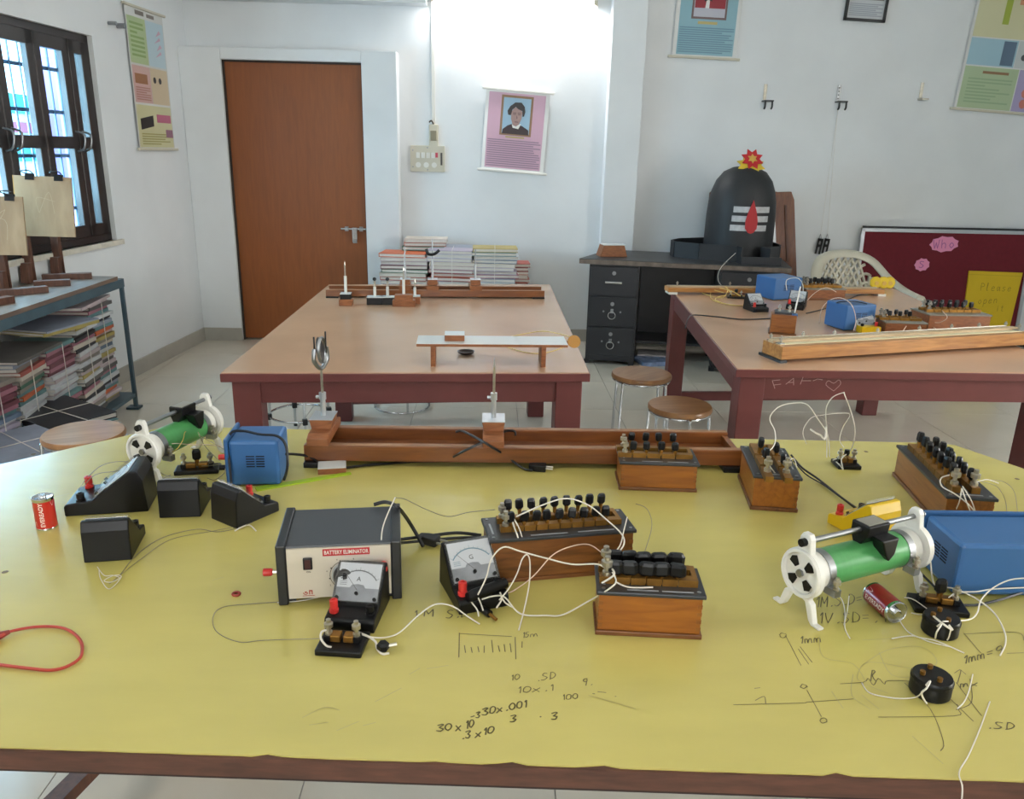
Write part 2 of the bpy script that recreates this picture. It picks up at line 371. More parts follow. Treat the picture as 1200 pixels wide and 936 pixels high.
# ---- what stands outside that window
ob = thing('neighbouring_building', 'pale building with teal and white bands seen through the left window', 'building', (-5.2, 4, 0))
part('wall', box(-.2, 0, -5, 8, 0, 1.75), mat('outer_wall', '#cfe0ea', .8, var=.1, scale=1.5), ob)
part('teal_band', box(-.02, .05, -5, 8, 1.25, 1.5), mat('teal_paint', '#2f8d93', .6), ob)
part('teal_band', box(-.02, .05, -5, 8, 1.75, 1.95), MATS['teal_paint'], ob)
part('red_band', box(0, .06, -5, 8, 1.55, 1.66), mat('rail_red', '#8d4a5c', .6), ob)
part('column', box(.05, .3, 5.7, 6.0, 0, 3.2), mat('mauve_paint', '#a486b8', .7), ob)
tag(part('yard_ground', box(-9, XL-1.1, -4, 14, -.08, 0), mat('outer_ground', '#c9cdd0', .8, var=.2, scale=2)), 'pale paved yard outside the left window', 'ground')
# ---- door
dr = thing('door_1', 'flush brown wooden door with steel sliding bolt', 'door'); dr['kind'] = 'structure'; del dr['category']
part('leaf', box(dX0+.012, dX1-.006, YP+.05, YP+.09, .012, dZ-.012), DOORM, dr)
g = G(); g.box(dX0, dX0+.012, YP+.03, YB-.02, 0, dZ); g.box(dX1-.006, dX1, YP+.03, YB-.02, 0, dZ); g.box(dX0, dX1, YP+.03, YB-.02, dZ-.012, dZ)
part('jamb', g, mat('jamb_dark', '#2b211c', .7), dr)
c = PY(414, 268, YP+.05)
bo = part('bolt', G().cyl((c.x-.09, YP+.03, c.z), (c.x+.1, YP+.03, c.z), .009, 10), CHROME, dr, smooth=50)
g = G(); g.box(c.x-.06, c.x-.035, YP+.022, YP+.05, c.z-.016, c.z+.016); g.box(c.x+.05, c.x+.075, YP+.022, YP+.05, c.z-.016, c.z+.016); part('bracket', g, STEEL, bo)
part('hasp', box(c.x-.005, c.x+.035, YP+.015, YP+.03, c.z-.1, c.z+.012), CHROME, dr, bev=.004)
part('staple', box(c.x+.0, c.x+.03, YP+.01, YP+.05, c.z-.105, c.z-.075), STEEL, dr, bev=.003)
# ---- tube light on the back wall: the lamp the photo shows glowing at its top edge
ty = YB-.06
a, b = PY(508, 4, ty), PY(698, 4, ty); tz = (a.z+b.z)/2+.012
tl = thing('tube_light', 'glowing white tube light on the back wall above the pink poster', 'lamp', ((a.x+b.x)/2, ty, tz))
hl = (b.x-a.x)/2
part('housing', box(-hl-.02, hl+.02, .02, .06, -.01, .05), WHITEP, tl, bev=.004)
part('tube', G().cyl((-hl, 0, 0), (hl, 0, 0), .0135, 12), mat('tube_glow', '#ffffff', .5, emit=9), tl, smooth=50)
for s in (-1, 1): part('end_holder', box(s*hl-.014 if s > 0 else -hl-.014, s*hl+.014 if s > 0 else -hl+.014, -.016, .03, -.03, .02), CREAM, tl, bev=.003)
tlamp = area('tube_light_output', ((a.x+b.x)/2, ty-.02, tz-.016), (R(0), 0, 0), 2*hl, .03, 8, (1, .98, .96)); tlamp.rotation_euler = (R(20), 0, 0)
# unseen tube lights added high on the walls to fill the room with light
for k, (x, y, rz) in enumerate(((-2.55, 1.1, R(85.4)), (XR-.07, 2.2, R(-90)), (.6, YR+.07, R(180)))):
    t2 = thing('tube_light', ('added unseen tube light on the left wall, nearer the camera than the window', 'added unseen tube light high on the right hand wall', 'added unseen tube light on the wall behind the camera')[k], 'lamp', (x, y, 2.55), rz)
    part('housing', box(-.62, .62, .02, .06, -.01, .05), WHITEP, t2); part('tube', G().cyl((-.6, 0, 0), (.6, 0, 0), .0135, 10), MATS['tube_glow'], t2)
    n_ = Matrix.Rotation(rz, 3, 'Z') @ Vector((0, -1, 0))
    area('tube_light_output', Vector((x, y, 2.52))+n_*.03, (R(50), 0, rz), 1.2, .05, (11, 9, 4)[k], (1, .97, .92))
# ---- wiring on the back wall
c = PY(501, 186, YB-.03)
sb = thing('switchboard', 'white electrical switchboard with red indicator beside the door', 'switchboard', c)
hw, hh = .13, .095
part('plate', box(-hw, hw, -.0, .03, -hh, hh), CREAM, sb, bev=.004)
for k in range(4): part('rocker', box(-.085+k*.038, -.058+k*.038, -.008, 0, .005, .045), WHITEP, sb, bev=.002)
part('indicator', box(.06, .078, -.008, 0, .01, .045), mat('indicator_red', '#b52a4a', .3), sb)
for k in range(3): part('socket', G().lathe([(.0, 0), (.02, 0), (.02, .004), (0, .004)], (-.07+k*.06, 0, -.045), 14, Matrix.Rotation(R(90), 4, 'X')), WHITEP, sb)
for x, z in ((-.11, .06), (-.11, -.06), (.0, -.08), (.0, .08)): part('screw', G().cyl((x, -.003, z), (x, 0, z), .006, 8), STEEL, sb)
part('print_mark', box(.098, .112, -.0015, 0, -.045, .045), mat('print_dark', '#4c4843', .6), sb)
c2 = PY(508, 158, YB-.03)
pl = thing('breaker_box', 'small cream breaker box above the switchboard', 'breaker', c2)
part('case', box(-.035, .035, 0, .03, -.085, .075), CREAM, pl, bev=.006)
part('breaker', box(-.022, .022, -.016, 0, -.04, .03), mat('breaker_brown', '#8d836c', .5), pl, bev=.003)
part('cable_entry', G().tube(catmull([(0, .015, .075), (-.015, -.005, .1), (-.03, .015, .09)], 4), .006, 6), mat('dark_cable', '#4a423c', .6), pl, smooth=60)
cx = c2.x
tag(part('conduit', box(cx-.012, cx+.012, YB-.014, YB, c2.z+.075, PY(500, 0, YB-.16).z), WHITEP), 'white wiring conduit running down to the breaker box', 'conduit')
# small peg on the left wall
c = PL(130, 28)
pg = onleft(thing('wall_bolt', 'pair of small steel bolts on the left wall near the chart', 'bolt', c))
for k, (dy, r) in enumerate(((-.03, .011), (.07, .016))): part('bolt_head', G().cyl((0, dy, 0), (.05, dy, 0), r, 10), STEEL, pg, smooth=50)
# ================================================================== POSTERS
def flat(nm, par, x0, x1, y0, y1, z, m, th=.0006): return part(nm, box(x0, x1, y0, y1, z, z+th), m, par)
def poly(nm, par, pts, z, m, th=.0006): return part(nm, G().prism(pts, z, z+th), m, par)
def lines(par, x0, x1, y0, y1, n, z, m, ragged=.25):
    g = G(); d = (y1-y0)/n
    for k in range(n):
        xe = x1-(random.random()*ragged*(x1-x0) if random.random() < .35 else 0); g.box(x0, xe, y1-d*k-d*.72, y1-d*k-d*.2, z, z+.0004)
    return part('printed_text', g, m, par)
BACK = lambda t=0: (R(90), R(t), 0)
def rods(par, hw, hh, m, ext=.03, r=.009):
    for s in (-1, 1): part('rod', G().box(-hw-ext, hw+ext, s*hh-r, s*hh+r, .0, .016), m, par, bev=.004)
SHEEN = mat('poster_margin', '#d5d6d4', .22)
# pink portrait
a, b, c, d = PY(570, 103, YB-.012), PY(647, 110, YB-.012), PY(635, 204, YB-.012), PY(563, 198, YB-.012)
ctr = (a+b+c+d)/4; hw = (b-a).length/2*.97; hh = (a-d).length/2; tilt = math.degrees(math.atan2(a.z-b.z, b.x-a.x))
po = thing('portrait_poster', 'pink wall poster with framed portrait of a dark haired man', 'poster', ctr, rot=BACK(tilt))
flat('sheet', po, -hw, hw, -hh, hh, .002, SHEEN); flat('pink_ground', po, -hw*.9, hw*.88, -hh*.93, hh*.93, .003, PINKP); rods(po, hw, hh, WHITEP)
fr = flat('picture_frame', po, -hw*.5, hw*.5, -hh*.1, hh*.88, .004, mat('print_bronze', '#8c6a4c', .4))
flat('picture_ground', fr, -hw*.43, hw*.43, -hh*.05, hh*.82, .005, mat('print_sky', '#94b3c8', .4))
S = hw*.43
def pp(l): return [(x*S, y*S+hh*.36) for x, y in l]
HAIR, SKIN, COAT = mat('print_hair', '#1e1a1c', .4), mat('print_skin', '#9a7d78', .4), mat('print_coat', '#2c1a1f', .4)
poly('coat', fr, pp([(-.98, -1.2), (.98, -1.2), (.95, -.85), (.5, -.6), (.2, -.5), (-.3, -.5), (-.6, -.62), (-.95, -.9)]), .0058, COAT)
poly('collar', fr, pp([(-.22, -.75), (.2, -.82), (.38, -.45), (.2, -.5), (-.1, -.62), (-.3, -.5)]), .0066, WHITE)
poly('face', fr, pp([(-.4, .3), (-.38, -.15), (-.25, -.5), (.0, -.66), (.22, -.5), (.38, -.1), (.42, .35), (.2, .7), (-.2, .65)]), .0074, SKIN)
poly('hair', fr, pp([(-.42, .1), (-.62, .12), (-.68, .4), (-.5, .72), (-.15, 1.0), (.3, 1.02), (.55, .75), (.62, .4), (.55, .08), (.44, .05), (.4, .45), (.1, .55), (-.1, .7), (-.32, .5)]), .0082, HAIR)
g = G()
for x0, x1, y in ((-.25, -.05, .18), (.1, .3, .18), (-.1, .15, -.34), (-.27, -.03, .28), (.08, .32, .28)): g.box(x0*S, x1*S, (y-.025)*S+hh*.36, (y+.025)*S+hh*.36, .0082, .0086)
g.prism(pp([(.02, .15), (.1, -.1), (.0, -.12)]), .0082, .0086); part('face_lines', g, mat('print_feature_brown', '#5d4444', .5), fr)  # eyes, brows, mouth and nose printed in brown
flat('name_strip', po, -hw*.3, hw*.3, -hh*.16, -hh*.12, .004, mat('print_gold', '#b3a268', .5))
lines(po, -hw*.86, hw*.84, -hh*.9, -hh*.2, 13, .004, PRINT)
# pale blue portrait, cut by the top of the frame
a, b = PY(787, 66, YB-.012), PY(862, 70, YB-.012)
hw = (b-a).length/2; hh = .37; tilt = math.degrees(math.atan2(a.z-b.z, b.x-a.x)); tv = R(tilt)
ctr = (a+b)/2+Vector((math.sin(tv)*hh, 0, math.cos(tv)*hh))
po = thing('portrait_poster', 'pale blue wall poster with portrait in red jacket, cut by photo top', 'poster', ctr, rot=BACK(tilt))
flat('sheet', po, -hw, hw, -hh, hh, .002, SHEEN); flat('blue_ground', po, -hw*.88, hw*.88, -hh*.95, hh*.95, .003, SKYP); rods(po, hw, hh, CREAM)
fr = flat('picture_frame', po, -hw*.52, hw*.56, -hh*.3, hh*.85, .004, mat('print_frame', '#6f5a58', .4))
flat('picture_ground', fr, -hw*.46, hw*.5, -hh*.26, hh*.8, .005, mat('print_pale', '#b4b4be', .4))
S = hw*.48
def pp(l): return [(x*S+hw*.02, y*S+hh*.2) for x, y in l]
poly('jacket', fr, pp([(-.96, -.98), (.98, -.98), (.98, -.2), (.35, .1), (-.3, .0), (-.96, -.35)]), .0058, mat('print_red', '#8e2733', .4))
poly('shirt', fr, pp([(-.3, -.98), (-.05, -.98), (-.05, -.5), (-.25, -.5)]), .0066, WHITE)
poly('bow_tie', fr, pp([(-.42, -.25), (.08, -.4), (.1, -.6), (-.12, -.5), (-.38, -.62)]), .0074, HAIR)
poly('face', fr, pp([(-.45, .6), (-.35, .05), (-.05, -.3), (.25, -.05), (.4, .6), (.3, 1.3), (-.35, 1.3)]), .0082, mat('print_skin_pale', '#b08476', .4))
flat('name_strip', po, -hw*.3, hw*.3, -hh*.39, -hh*.34, .004, MATS['print_gold'])
lines(po, -hw*.84, hw*.84, -hh*.92, -hh*.44, 12, .004, PRINTB)
# black framed notice
a, b = PY(989, 24, YB-.012), PY(1037, 27, YB-.012); hw = (b-a).length/2; hh = .22
po = thing('framed_notice', 'black framed printed notice high on the wall above the coat hooks', 'frame', (a+b)/2+Vector((0, 0, hh)), rot=BACK(2))
for x0, x1, y0, y1 in ((-hw, hw, -hh, -hh+.018), (-hw, hw, hh-.018, hh), (-hw, -hw+.018, -hh, hh), (hw-.018, hw, -hh, hh)): part('frame_bar', box(x0, x1, y0, y1, 0, .02), CHARC, po)
flat('paper', po, -hw+.01, hw-.01, -hh+.01, hh-.01, .006, mat('notice_paper', '#c3c7cb', .4)); flat('photo_print', po, -hw+.03, hw-.03, -hh*.35, hh*.8, .008, mat('notice_photo', '#77706a', .5))
lines(po, -hw+.03, hw-.03, -hh*.85, -hh*.45, 7, .008, mat('notice_text', '#9aa0aa', .5))
# science chart, right
a, b = PY(1117, 127, YB-.012), PY(1215, 132, YB-.012)
tilt = 3.0; tv = R(tilt); hw = .40; hh = .46; u = Vector((math.cos(tv), 0, -math.sin(tv))); v = Vector((math.sin(tv), 0, math.cos(tv)))
ctr = a+u*hw+v*hh
po = thing('science_chart', 'glossy pastel science chart hanging at the right end of the wall', 'poster', ctr, rot=BACK(tilt))
flat('sheet', po, -hw, hw, -hh, hh, .002, SHEEN); rods(po, hw, hh, CREAM)
CR, PGr, PBl, PPk = mat('chart_cream', '#cfcca6', .2), mat('chart_green', '#adbf9c', .2), mat('chart_blue', '#9fc0cf', .2), mat('chart_lilac', '#a9a0c4', .2)
flat('panel', po, -hw*.95, hw*.95, hh*.1, hh*.93, .003, CR); flat('panel', po, -hw*.95, -hw*.05, -hh*.32, hh*.08, .003, PBl); flat('panel', po, -hw*.03, hw*.95, -hh*.32, hh*.08, .003, mat('chart_grey', '#c3c8c8', .2))
flat('panel', po, -hw*.95, hw*.08, -hh*.97, -hh*.34, .003, PGr); flat('panel', po, hw*.1, hw*.95, -hh*.97, -hh*.34, .003, PPk)
for x in (-.45, .15): flat('test_tube_drawing', po, hw*x, hw*(x+.12), hh*.3, hh*.72, .004, mat('chart_lime', '#9aa83e', .3))
flat('tag_print', po, -hw*.2, hw*.08, hh*.6, hh*.7, .004, mat('chart_orange', '#c88a6a', .3)); flat('title_strip', po, -hw*.8, -hw*.4, hh*.86, hh*.92, .004, mat('chart_red', '#a8453f', .3))
flat('photo_print', po, -hw*.32, -hw*.08, -hh*.3, hh*.06, .004, mat('chart_deep', '#5a6f85', .3)); flat('title_strip', po, -hw*.6, -hw*.1, -hh*.44, -hh*.4, .004, mat('chart_brown', '#8a6a4a', .3))
for x, y in ((.08, -.02), (.06, -.16)): part('disc_drawing', G().cyl((hw*x+.02, hh*y, .004), (hw*x+.02, hh*y, .0046), .022, 14), mat('chart_dark', '#4a4d50', .4), po)
for k in range(3): poly('flower_drawing', po, [(hw*.3+.03*math.cos(t), -hh*(.52+.16*k)+.03*math.sin(t)*(1 if t < 3.2 else 1.3)) for t in [i*.785 for i in range(8)]], .004, mat('chart_coral', '#c4776a', .3))
lines(po, -hw*.85, hw*.0, -hh*.9, -hh*.5, 8, .004, mat('chart_text', '#92a985', .4), .6)
# narrow chart on the left wall
a, b, c, d = (PL(*q, .012) for q in ((149, 5), (191, 20), (203, 176), (159, 173))); ctr = (a+b+c+d)/4; hw = ((b-a).length+(c-d).length)/4; hh = ((a-d).length+(b-c).length)/4
po = onleft(thing('science_chart', 'narrow pastel science chart hanging on the left wall by the door', 'poster', ctr, rot=(R(90+0), 0, R(90))))
flat('sheet', po, -hw, hw, -hh, hh, .002, SHEEN); rods(po, hw, hh, CREAM, .03, .008)
for x0, x1, y0, y1, hx in ((-.95, -.02, .22, .86, '#a9bb8c'), (0, .95, .22, .86, '#b0c6d0'), (-.95, -.02, -.33, .19, '#c4a09a'), (0, .95, -.33, .19, '#c6b394'), (-.95, .95, -.97, -.36, '#c4c096')):
    flat('panel', po, hw*x0, hw*x1, hh*y0, hh*y1, .003, mat('chart'+hx, hx, .3))
flat('title_strip', po, -hw*.5, -hw*.05, hh*.9, hh*.96, .004, MATS['notice_photo']); flat('title_strip', po, hw*.1, hw*.5, hh*.9, hh*.95, .004, MATS['notice_photo'])
flat('photo_print', po, -hw*.85, -hw*.2, -hh*.06, hh*.08, .004, mat('chart_umber', '#9a6a48', .4)); poly('magnet_drawing', po, [(-hw*.8, -hh*.72), (-hw*.1, -hh*.66), (-hw*.1, -hh*.5), (-hw*.8, -hh*.56)], .004, HAIR)
flat('tag_print', po, hw*.1, hw*.9, -hh*.6, -hh*.48, .004, mat('chart_rose', '#b5607c', .4)); flat('photo_print', po, hw*.55, hw*.95, -hh*.82, -hh*.7, .004, mat('chart_plum', '#8a5a70', .4))
for x, y in ((.2, .02), (.5, .02)): part('disc_drawing', G().cyl((hw*x, hh*y, .004), (hw*x, hh*y, .0046), .02, 12), HAIR, po)
for k in range(4): poly('pink_drawing', po, [(hw*(.4+.1*(k % 2)), hh*(.36+.1*k)), (hw*(.75+.05*(k % 2)), hh*(.42+.1*k)), (hw*(.7), hh*(.46+.1*k))], .004, PINKP)
lines(po, -hw*.85, -hw*.15, hh*.3, hh*.8, 8, .004, mat('chart_text2', '#86a060', .4), .7); lines(po, -hw*.85, -hw*.1, -hh*.3, -hh*.1, 6, .004, mat('chart_text3', '#ab7a70', .4), .4); lines(po, -hw*.8, hw*.85, -hh*.94, -hh*.76, 5, .004, mat('chart_text4', '#98935a', .4), .5)
# coat hooks and what hangs there
for k, (px, py, lab) in enumerate(((896, 112, 'steel wall hook with two prongs, leftmost of three'), (982, 113, 'perforated wall hook with two prongs, middle of three'), (1079, 110, 'plain white wall hook, rightmost of three'))):
    c = PY(px, py, YB); hk = thing('wall_hook', lab, 'hook', c, group='coat hooks on the back wall')
    part('strip', box(-.012, .012, -.006, 0, -.03, .08), NICKEL if k != 1 else STEEL, hk, bev=.002)
    if k == 1:
        for j in range(4): part('hole', G().cyl((0, -.008, -.015+j*.025), (0, -.006, -.015+j*.025), .006, 8), BLACK, hk)
    part('arm', box(-.018, .05 if k < 2 else .03, -.075, -.0, -.045, -.035), CHARC if k < 2 else NICKEL, hk)
    if k < 2:
        for x in (-.012, .04): part('prong', G().tube(catmull([(x, -.07, -.04), (x, -.075, -.08), (x, -.06, -.095)], 3), .007, 6), CHARC, hk, smooth=60)
for k, px in enumerate((960, 968)):
    c = PY(px, 287, YB-.02)
    cl = thing('hanging_clip', ('black spring clip hanging on a thread beside the chair, left one', 'black spring clip hanging on a thread beside the chair, right one')[k], 'clip', c, group='clips on a thread')
    g = G()
    for x0, x1, z0, z1 in ((-.02, -.011, -.07, .05), (.009, .018, -.07, .05), (-.02, .018, .03, .05), (-.02, .018, -.015, .005)): g.box(x0, x1, -.012, .004, z0, z1)
    part('clip_body', g, BLACK, cl, rot=(0, R(6), 0)); part('clip_ring', G().tube(catmull([(-.008, 0, .05), (0, 0, .085), (.008, 0, .05)], 4), .003, 5), STEEL, cl)
    e = PY(982, 128, YB-.02)-c
    part('thread', G().tube([(0, 0, .08), (e.x*.96, 0, e.z*.9), (e.x, 0, e.z)], .0012, 4), STRING, cl)
# ================================================================== NOTEBOOKS
PAGES = mat('page_edges', '#cfcac2', .8, var=.12, scale=60, stretch=(1, 1, 30))
NB = {}
def notebook(x, y, z, wd, dp, t, rz, hx, label, group, tilt=0):
    key = (round(wd, 2), round(dp, 2), round(t, 3), hx)
    if key not in NB:
        g = G(); g.mi = 0; g.box(-wd/2, wd/2, -dp/2, dp/2, 0, t*.16); g.box(-wd/2, wd/2, -dp/2, dp/2, t*.84, t); g.mi = 1; g.box(-wd/2+.003, wd/2-.003, -dp/2+.004, dp/2-.004, t*.16, t*.84)
        g.mi = 0; g.box(-wd/2, -wd/2+.004, -dp/2, dp/2, t*.16, t*.84)
        NB[key] = g.mesh('notebook', [mat('cover'+hx, hx, .45, var=.12, scale=14), PAGES])
    o = link('notebook', NB[key], None, (x, y, z), (tilt, 0, rz)); tag(o, label, 'notebook', group); return o
ORD = ['top', 'second', 'third', 'fourth', 'fifth', 'sixth', 'seventh', 'eighth', 'ninth', 'tenth', 'eleventh', 'twelfth', 'thirteenth', 'fourteenth', 'fifteenth', 'sixteenth', 'seventeenth', 'eighteenth', 'nineteenth', 'twentieth', '21st', '22nd', '23rd', '24th', '25th', '26th', '27th', '28th', '29th', '30th', '31st', '32nd', '33rd', '34th', '35th', '36th']
CN = {'#c9643a': 'orange', '#703d47': 'maroon', '#b9a9ac': 'pale grey', '#3f6b57': 'green', '#a8544a': 'brick red', '#24252b': 'black', '#aaa2b4': 'lilac', '#8f97a8': 'blue grey', '#c9bfb2': 'cream', '#8a4a5e': 'magenta', '#6a7a90': 'blue', '#5f8688': 'teal', '#ab9a58': 'mustard', '#8a8178': 'taupe', '#c7c9cc': 'white', '#a06a78': 'dusty pink', '#5e5a58': 'dark grey'}
IN = {v: k for k, v in CN.items()}
def stack(where, grp, x, y, z0, ztop, wd, dp, rz, cols, t=.012, jig=.012, lean=(0, 0)):
    """notebooks piled from z0 to ztop; cols from the top downwards"""
    n = max(1, int(round((ztop-z0)/t))); tt = (ztop-z0)/n
    for k in range(n):
        c = cols[k % len(cols)]; zz = ztop-tt*(k+1); f = (zz-z0)
        notebook(x+random.uniform(-jig, jig)+lean[0]*f, y+random.uniform(-jig, jig)+lean[1]*f, zz, wd, dp, tt*.97, rz+random.uniform(-.07, .07), IN[c],
                 ('topmost ' if k == 0 else '')+f'{c} notebook'+('' if k == 0 else f', {ORD[k]} from top')+f' {where}', grp)
def tie(where, x, y, z0, z1, wd, dp, rz, ax=0):
    g = G(); h = (wd if ax == 0 else dp)/2+.014
    e = [(-h, 0, z0), (-h, 0, z1+.003), (h, 0, z1+.003), (h, 0, z0)]
    M = Matrix.Rotation(rz+(0 if ax == 0 else math.pi/2), 4, 'Z')
    g.tube([Vector((x, y, 0))+M @ Vector(q) for q in e], .0022, 5)
    tag(part('tie_string', g, STRING), f'white string tied around the notebooks {where}', 'string')
# piles behind the middle table, on a low bench
bn = thing('low_bench', 'low wooden bench under the notebook piles behind the middle table', 'bench', (PY(533, 330, 5.95).x, 6.0, 0))
part('bench_top', box(-.54, .54, -.22, .22, .38, .41), STANDW, bn)
for sx_ in (-.48, .48):
    for sy_ in (-.16, .16): part('leg', box(sx_-.025, sx_+.025, sy_-.025, sy_+.025, 0, .38), STANDW, bn)
Yn = 5.92
for px, py, pw, cols, nm, dy in ((474, 297, 52, ['orange', 'pale grey', 'pale grey', 'maroon', 'green', 'cream', 'brick red', 'pale grey', 'black', 'black', 'magenta', 'white'], 'in the left front pile', 0),
        (530, 293, 50, ['lilac', 'white', 'lilac', 'cream', 'pale grey', 'magenta', 'orange', 'brick red', 'blue grey', 'lilac', 'pale grey', 'brick red'], 'in the middle front pile', 0),
        (580, 291, 50, ['mustard', 'teal', 'white', 'blue', 'cream', 'lilac', 'lilac', 'dusty pink', 'blue grey', 'white', 'dark grey', 'dusty pink'], 'in the right front pile', 0),
        (498, 280, 48, ['cream', 'brick red', 'green', 'pale grey', 'brick red', 'lilac'], 'in the taller pile behind', .16),
        (548, 290, 46, ['blue grey', 'white', 'blue grey', 'lilac'], 'in the grey pile behind', .17),
        (608, 309, 26, ['brick red', 'maroon', 'brick red', 'cream', 'brick red'], 'in the short right hand pile', .12)):
    c = PY(px, py, Yn-.1+dy); w_ = pw/930*6.05
    stack(nm+' on bench', 'notebook piles behind the middle table', c.x, Yn+dy, .41, c.z, w_, .24 if dy == 0 else .2, random.uniform(-.05, .05), cols, .028, .014, (random.uniform(-.03, .03), 0))
    if dy == 0: tie(nm+' on bench', c.x, Yn, .43, c.z, w_, .24, 0, 1)
# ================================================================== STEEL RACK ON THE LEFT
rk = thing('steel_rack', 'blue grey angle iron rack with worn board top under the window', 'rack', (0, 0, 0))
rx0, rx1, ry0, ry1 = -2.345, -2.02, 2.5, 4.43
part('top_board', box(rx0, rx1-.0, ry0, ry1-.06, .745, .765), RACKT, rk)
for y in (ry0, ry1):
    for x in (rx0, rx1): part('post', G().box(x-.018 if x == rx1 else x, x if x == rx1 else x+.018, y-.022, y, 0, .74), RACK, rk)
part('front_rail', box(rx1-.02, rx1+.004, ry0, ry1, .70, .745), RACK, rk); part('back_rail', box(rx0, rx0+.02, ry0, ry1, .705, .745), RACK, rk)
part('end_rail', box(rx0, rx1, ry1-.02, ry1, .715, .745), RACK, rk); part('shelf', box(rx0, rx1, ry0, ry1, .07, .09), RACK, rk)
part('foot', box(rx1-.05, rx1+.02, ry1-.05, ry1+.01, 0, .012), RACK, rk)
RG = 'notebooks on the steel rack'
for y, zt, dx, dp, cols, nm in ((4.24, .655, -.02, .24, ['pale grey', 'dark grey', 'dusty pink', 'teal', 'white', 'black', 'blue grey', 'teal', 'orange', 'pale grey', 'mustard', 'taupe', 'cream', 'blue', 'white', 'mustard', 'pale grey', 'dark grey'], 'in the pile next to the rack end post'),
        (3.98, .59, .02, .25, ['mustard', 'white', 'dark grey', 'black', 'dusty pink', 'cream', 'black', 'white', 'pale grey', 'taupe', 'white', 'dark grey', 'pale grey'], 'in second pile from rack end post'),
        (3.71, .545, .03, .25, ['teal', 'dusty pink', 'maroon', 'dusty pink', 'maroon', 'dusty pink', 'maroon', 'white', 'pale grey', 'white', 'white', 'pale grey', 'white'], 'in third pile from rack end post'),
        (3.44, .54, .03, .24, ['blue grey', 'taupe', 'brick red', 'cream', 'taupe', 'green', 'taupe', 'teal', 'orange', 'teal', 'white', 'white', 'white', 'blue grey'], 'in fourth pile from rack end post'),
        (3.17, .5, .04, .24, ['taupe', 'maroon', 'dusty pink', 'maroon', 'dusty pink', 'maroon', 'dusty pink', 'teal', 'blue', 'white', 'lilac', 'white'], 'in fifth pile from rack end post')):
    stack(nm, RG, (rx0+rx1)/2+dx, y, .09, zt, .25, dp, R(180)+random.uniform(-.1, .1), cols, .019, .012, (0, 0))
    tie(nm, (rx0+rx1)/2+dx, y, .2, zt, .25, dp, 0, 0)
# big folders lying across the top
for (x, y, z, wd, dp, t, rz, c, lab) in ((-2.17, 4.13, .6565, .26, .42, .014, .12, 'pale grey', 'clear covered grey folder lying on the piles under the rack top'),
        (-2.13, 3.84, .5915, .26, .36, .016, -.25, 'mustard', 'mustard edged folder lying across the second pile'), (-2.13, 3.84, .608, .27, .35, .008, -.22, 'blue grey', 'blue grey folder lying on top of the mustard edged one'),
        (-2.13, 3.5, .5465, .26, .4, .012, .05, 'dark grey', 'dark grey folder bridging the third and fourth piles')):
    notebook(x, y, z, wd, dp, t, R(180)+rz, IN[c], lab, RG)
# bundles standing in front of the rack
for k, (px, py, z, wd, dp, rz, cols, nm, t) in enumerate(((52, 482, .3, .30, .42, 1.0, ['black', 'teal', 'white', 'taupe', 'taupe', 'taupe'], 'in the bundle before the rack', .028),
        (14, 515, .3, .3, .42, .9, ['blue grey', 'orange', 'taupe', 'orange', 'maroon', 'white', 'taupe'], 'in the bundle nearest yellow table', .03))):
    c = P(px, py, z)+Vector((.06, -.04*k, 0)); stack(nm, 'bundles in front of the rack', c.x, c.y, 0, z, wd, dp, rz, cols, t, .01); tie(nm, c.x, c.y, .03, z, wd, dp, rz, 0); tie(nm+', crosswise', c.x, c.y, .03, z+.001, wd, dp, rz, 1)
# ---- drawing boards clipped on stands, on top of the rack
ZR = .765
def clip(par, x, y, z):
    c = part('clip', G().prism([(-.03, 0), (.03, 0), (.012, .04), (-.012, .04)], -.02, .02, lambda a, b, q: (x+q*1.4, y+b*.0+a*.5, z+.022-b)), BLACK, par)
    part('clip_wire', G().tube(catmull([(x-.015, y-.012, z+.02), (x-.025, y-.05, z+.035), (x+.012, y-.05, z+.035), (x+.015, y-.012, z+.02)], 4), .0025, 5), STEEL, c)
def board_stand(label, blab, xw, pts, posts, feet):
    a, b, c, d = pts
    st = thing('board_stand', label, 'stand', (0, 0, 0))
    for (px, pyb) in posts:
        q = P(px, pyb, ZR); h = .42
        ps = part('post', box(q.x-.022, q.x+.022, q.y-.014, q.y+.014, ZR, ZR+h), STANDW, st, bev=.003)
        part('foot_block', G().prism([(-.05, 0), (.05, 0), (.05, .07), (.025, .1), (-.025, .1)], -.022, .022, lambda x, y, z: (q.x+z, q.y-.03+x*.6, ZR+y)), STANDW, ps, bev=.002)
    for (x0, y0, x1, y1) in feet:
        u, v = P(x0, y0, ZR), P(x1, y1, ZR); t = (v-u).normalized(); n = Vector((-t.y, t.x, 0))*.022; g = G()
        vs = [u-n, v-n, v+n, u+n]; g.prism([(k.x, k.y) for k in vs], ZR, ZR+.03); part('foot_bar', g, STANDW, st, bev=.002)
    return st
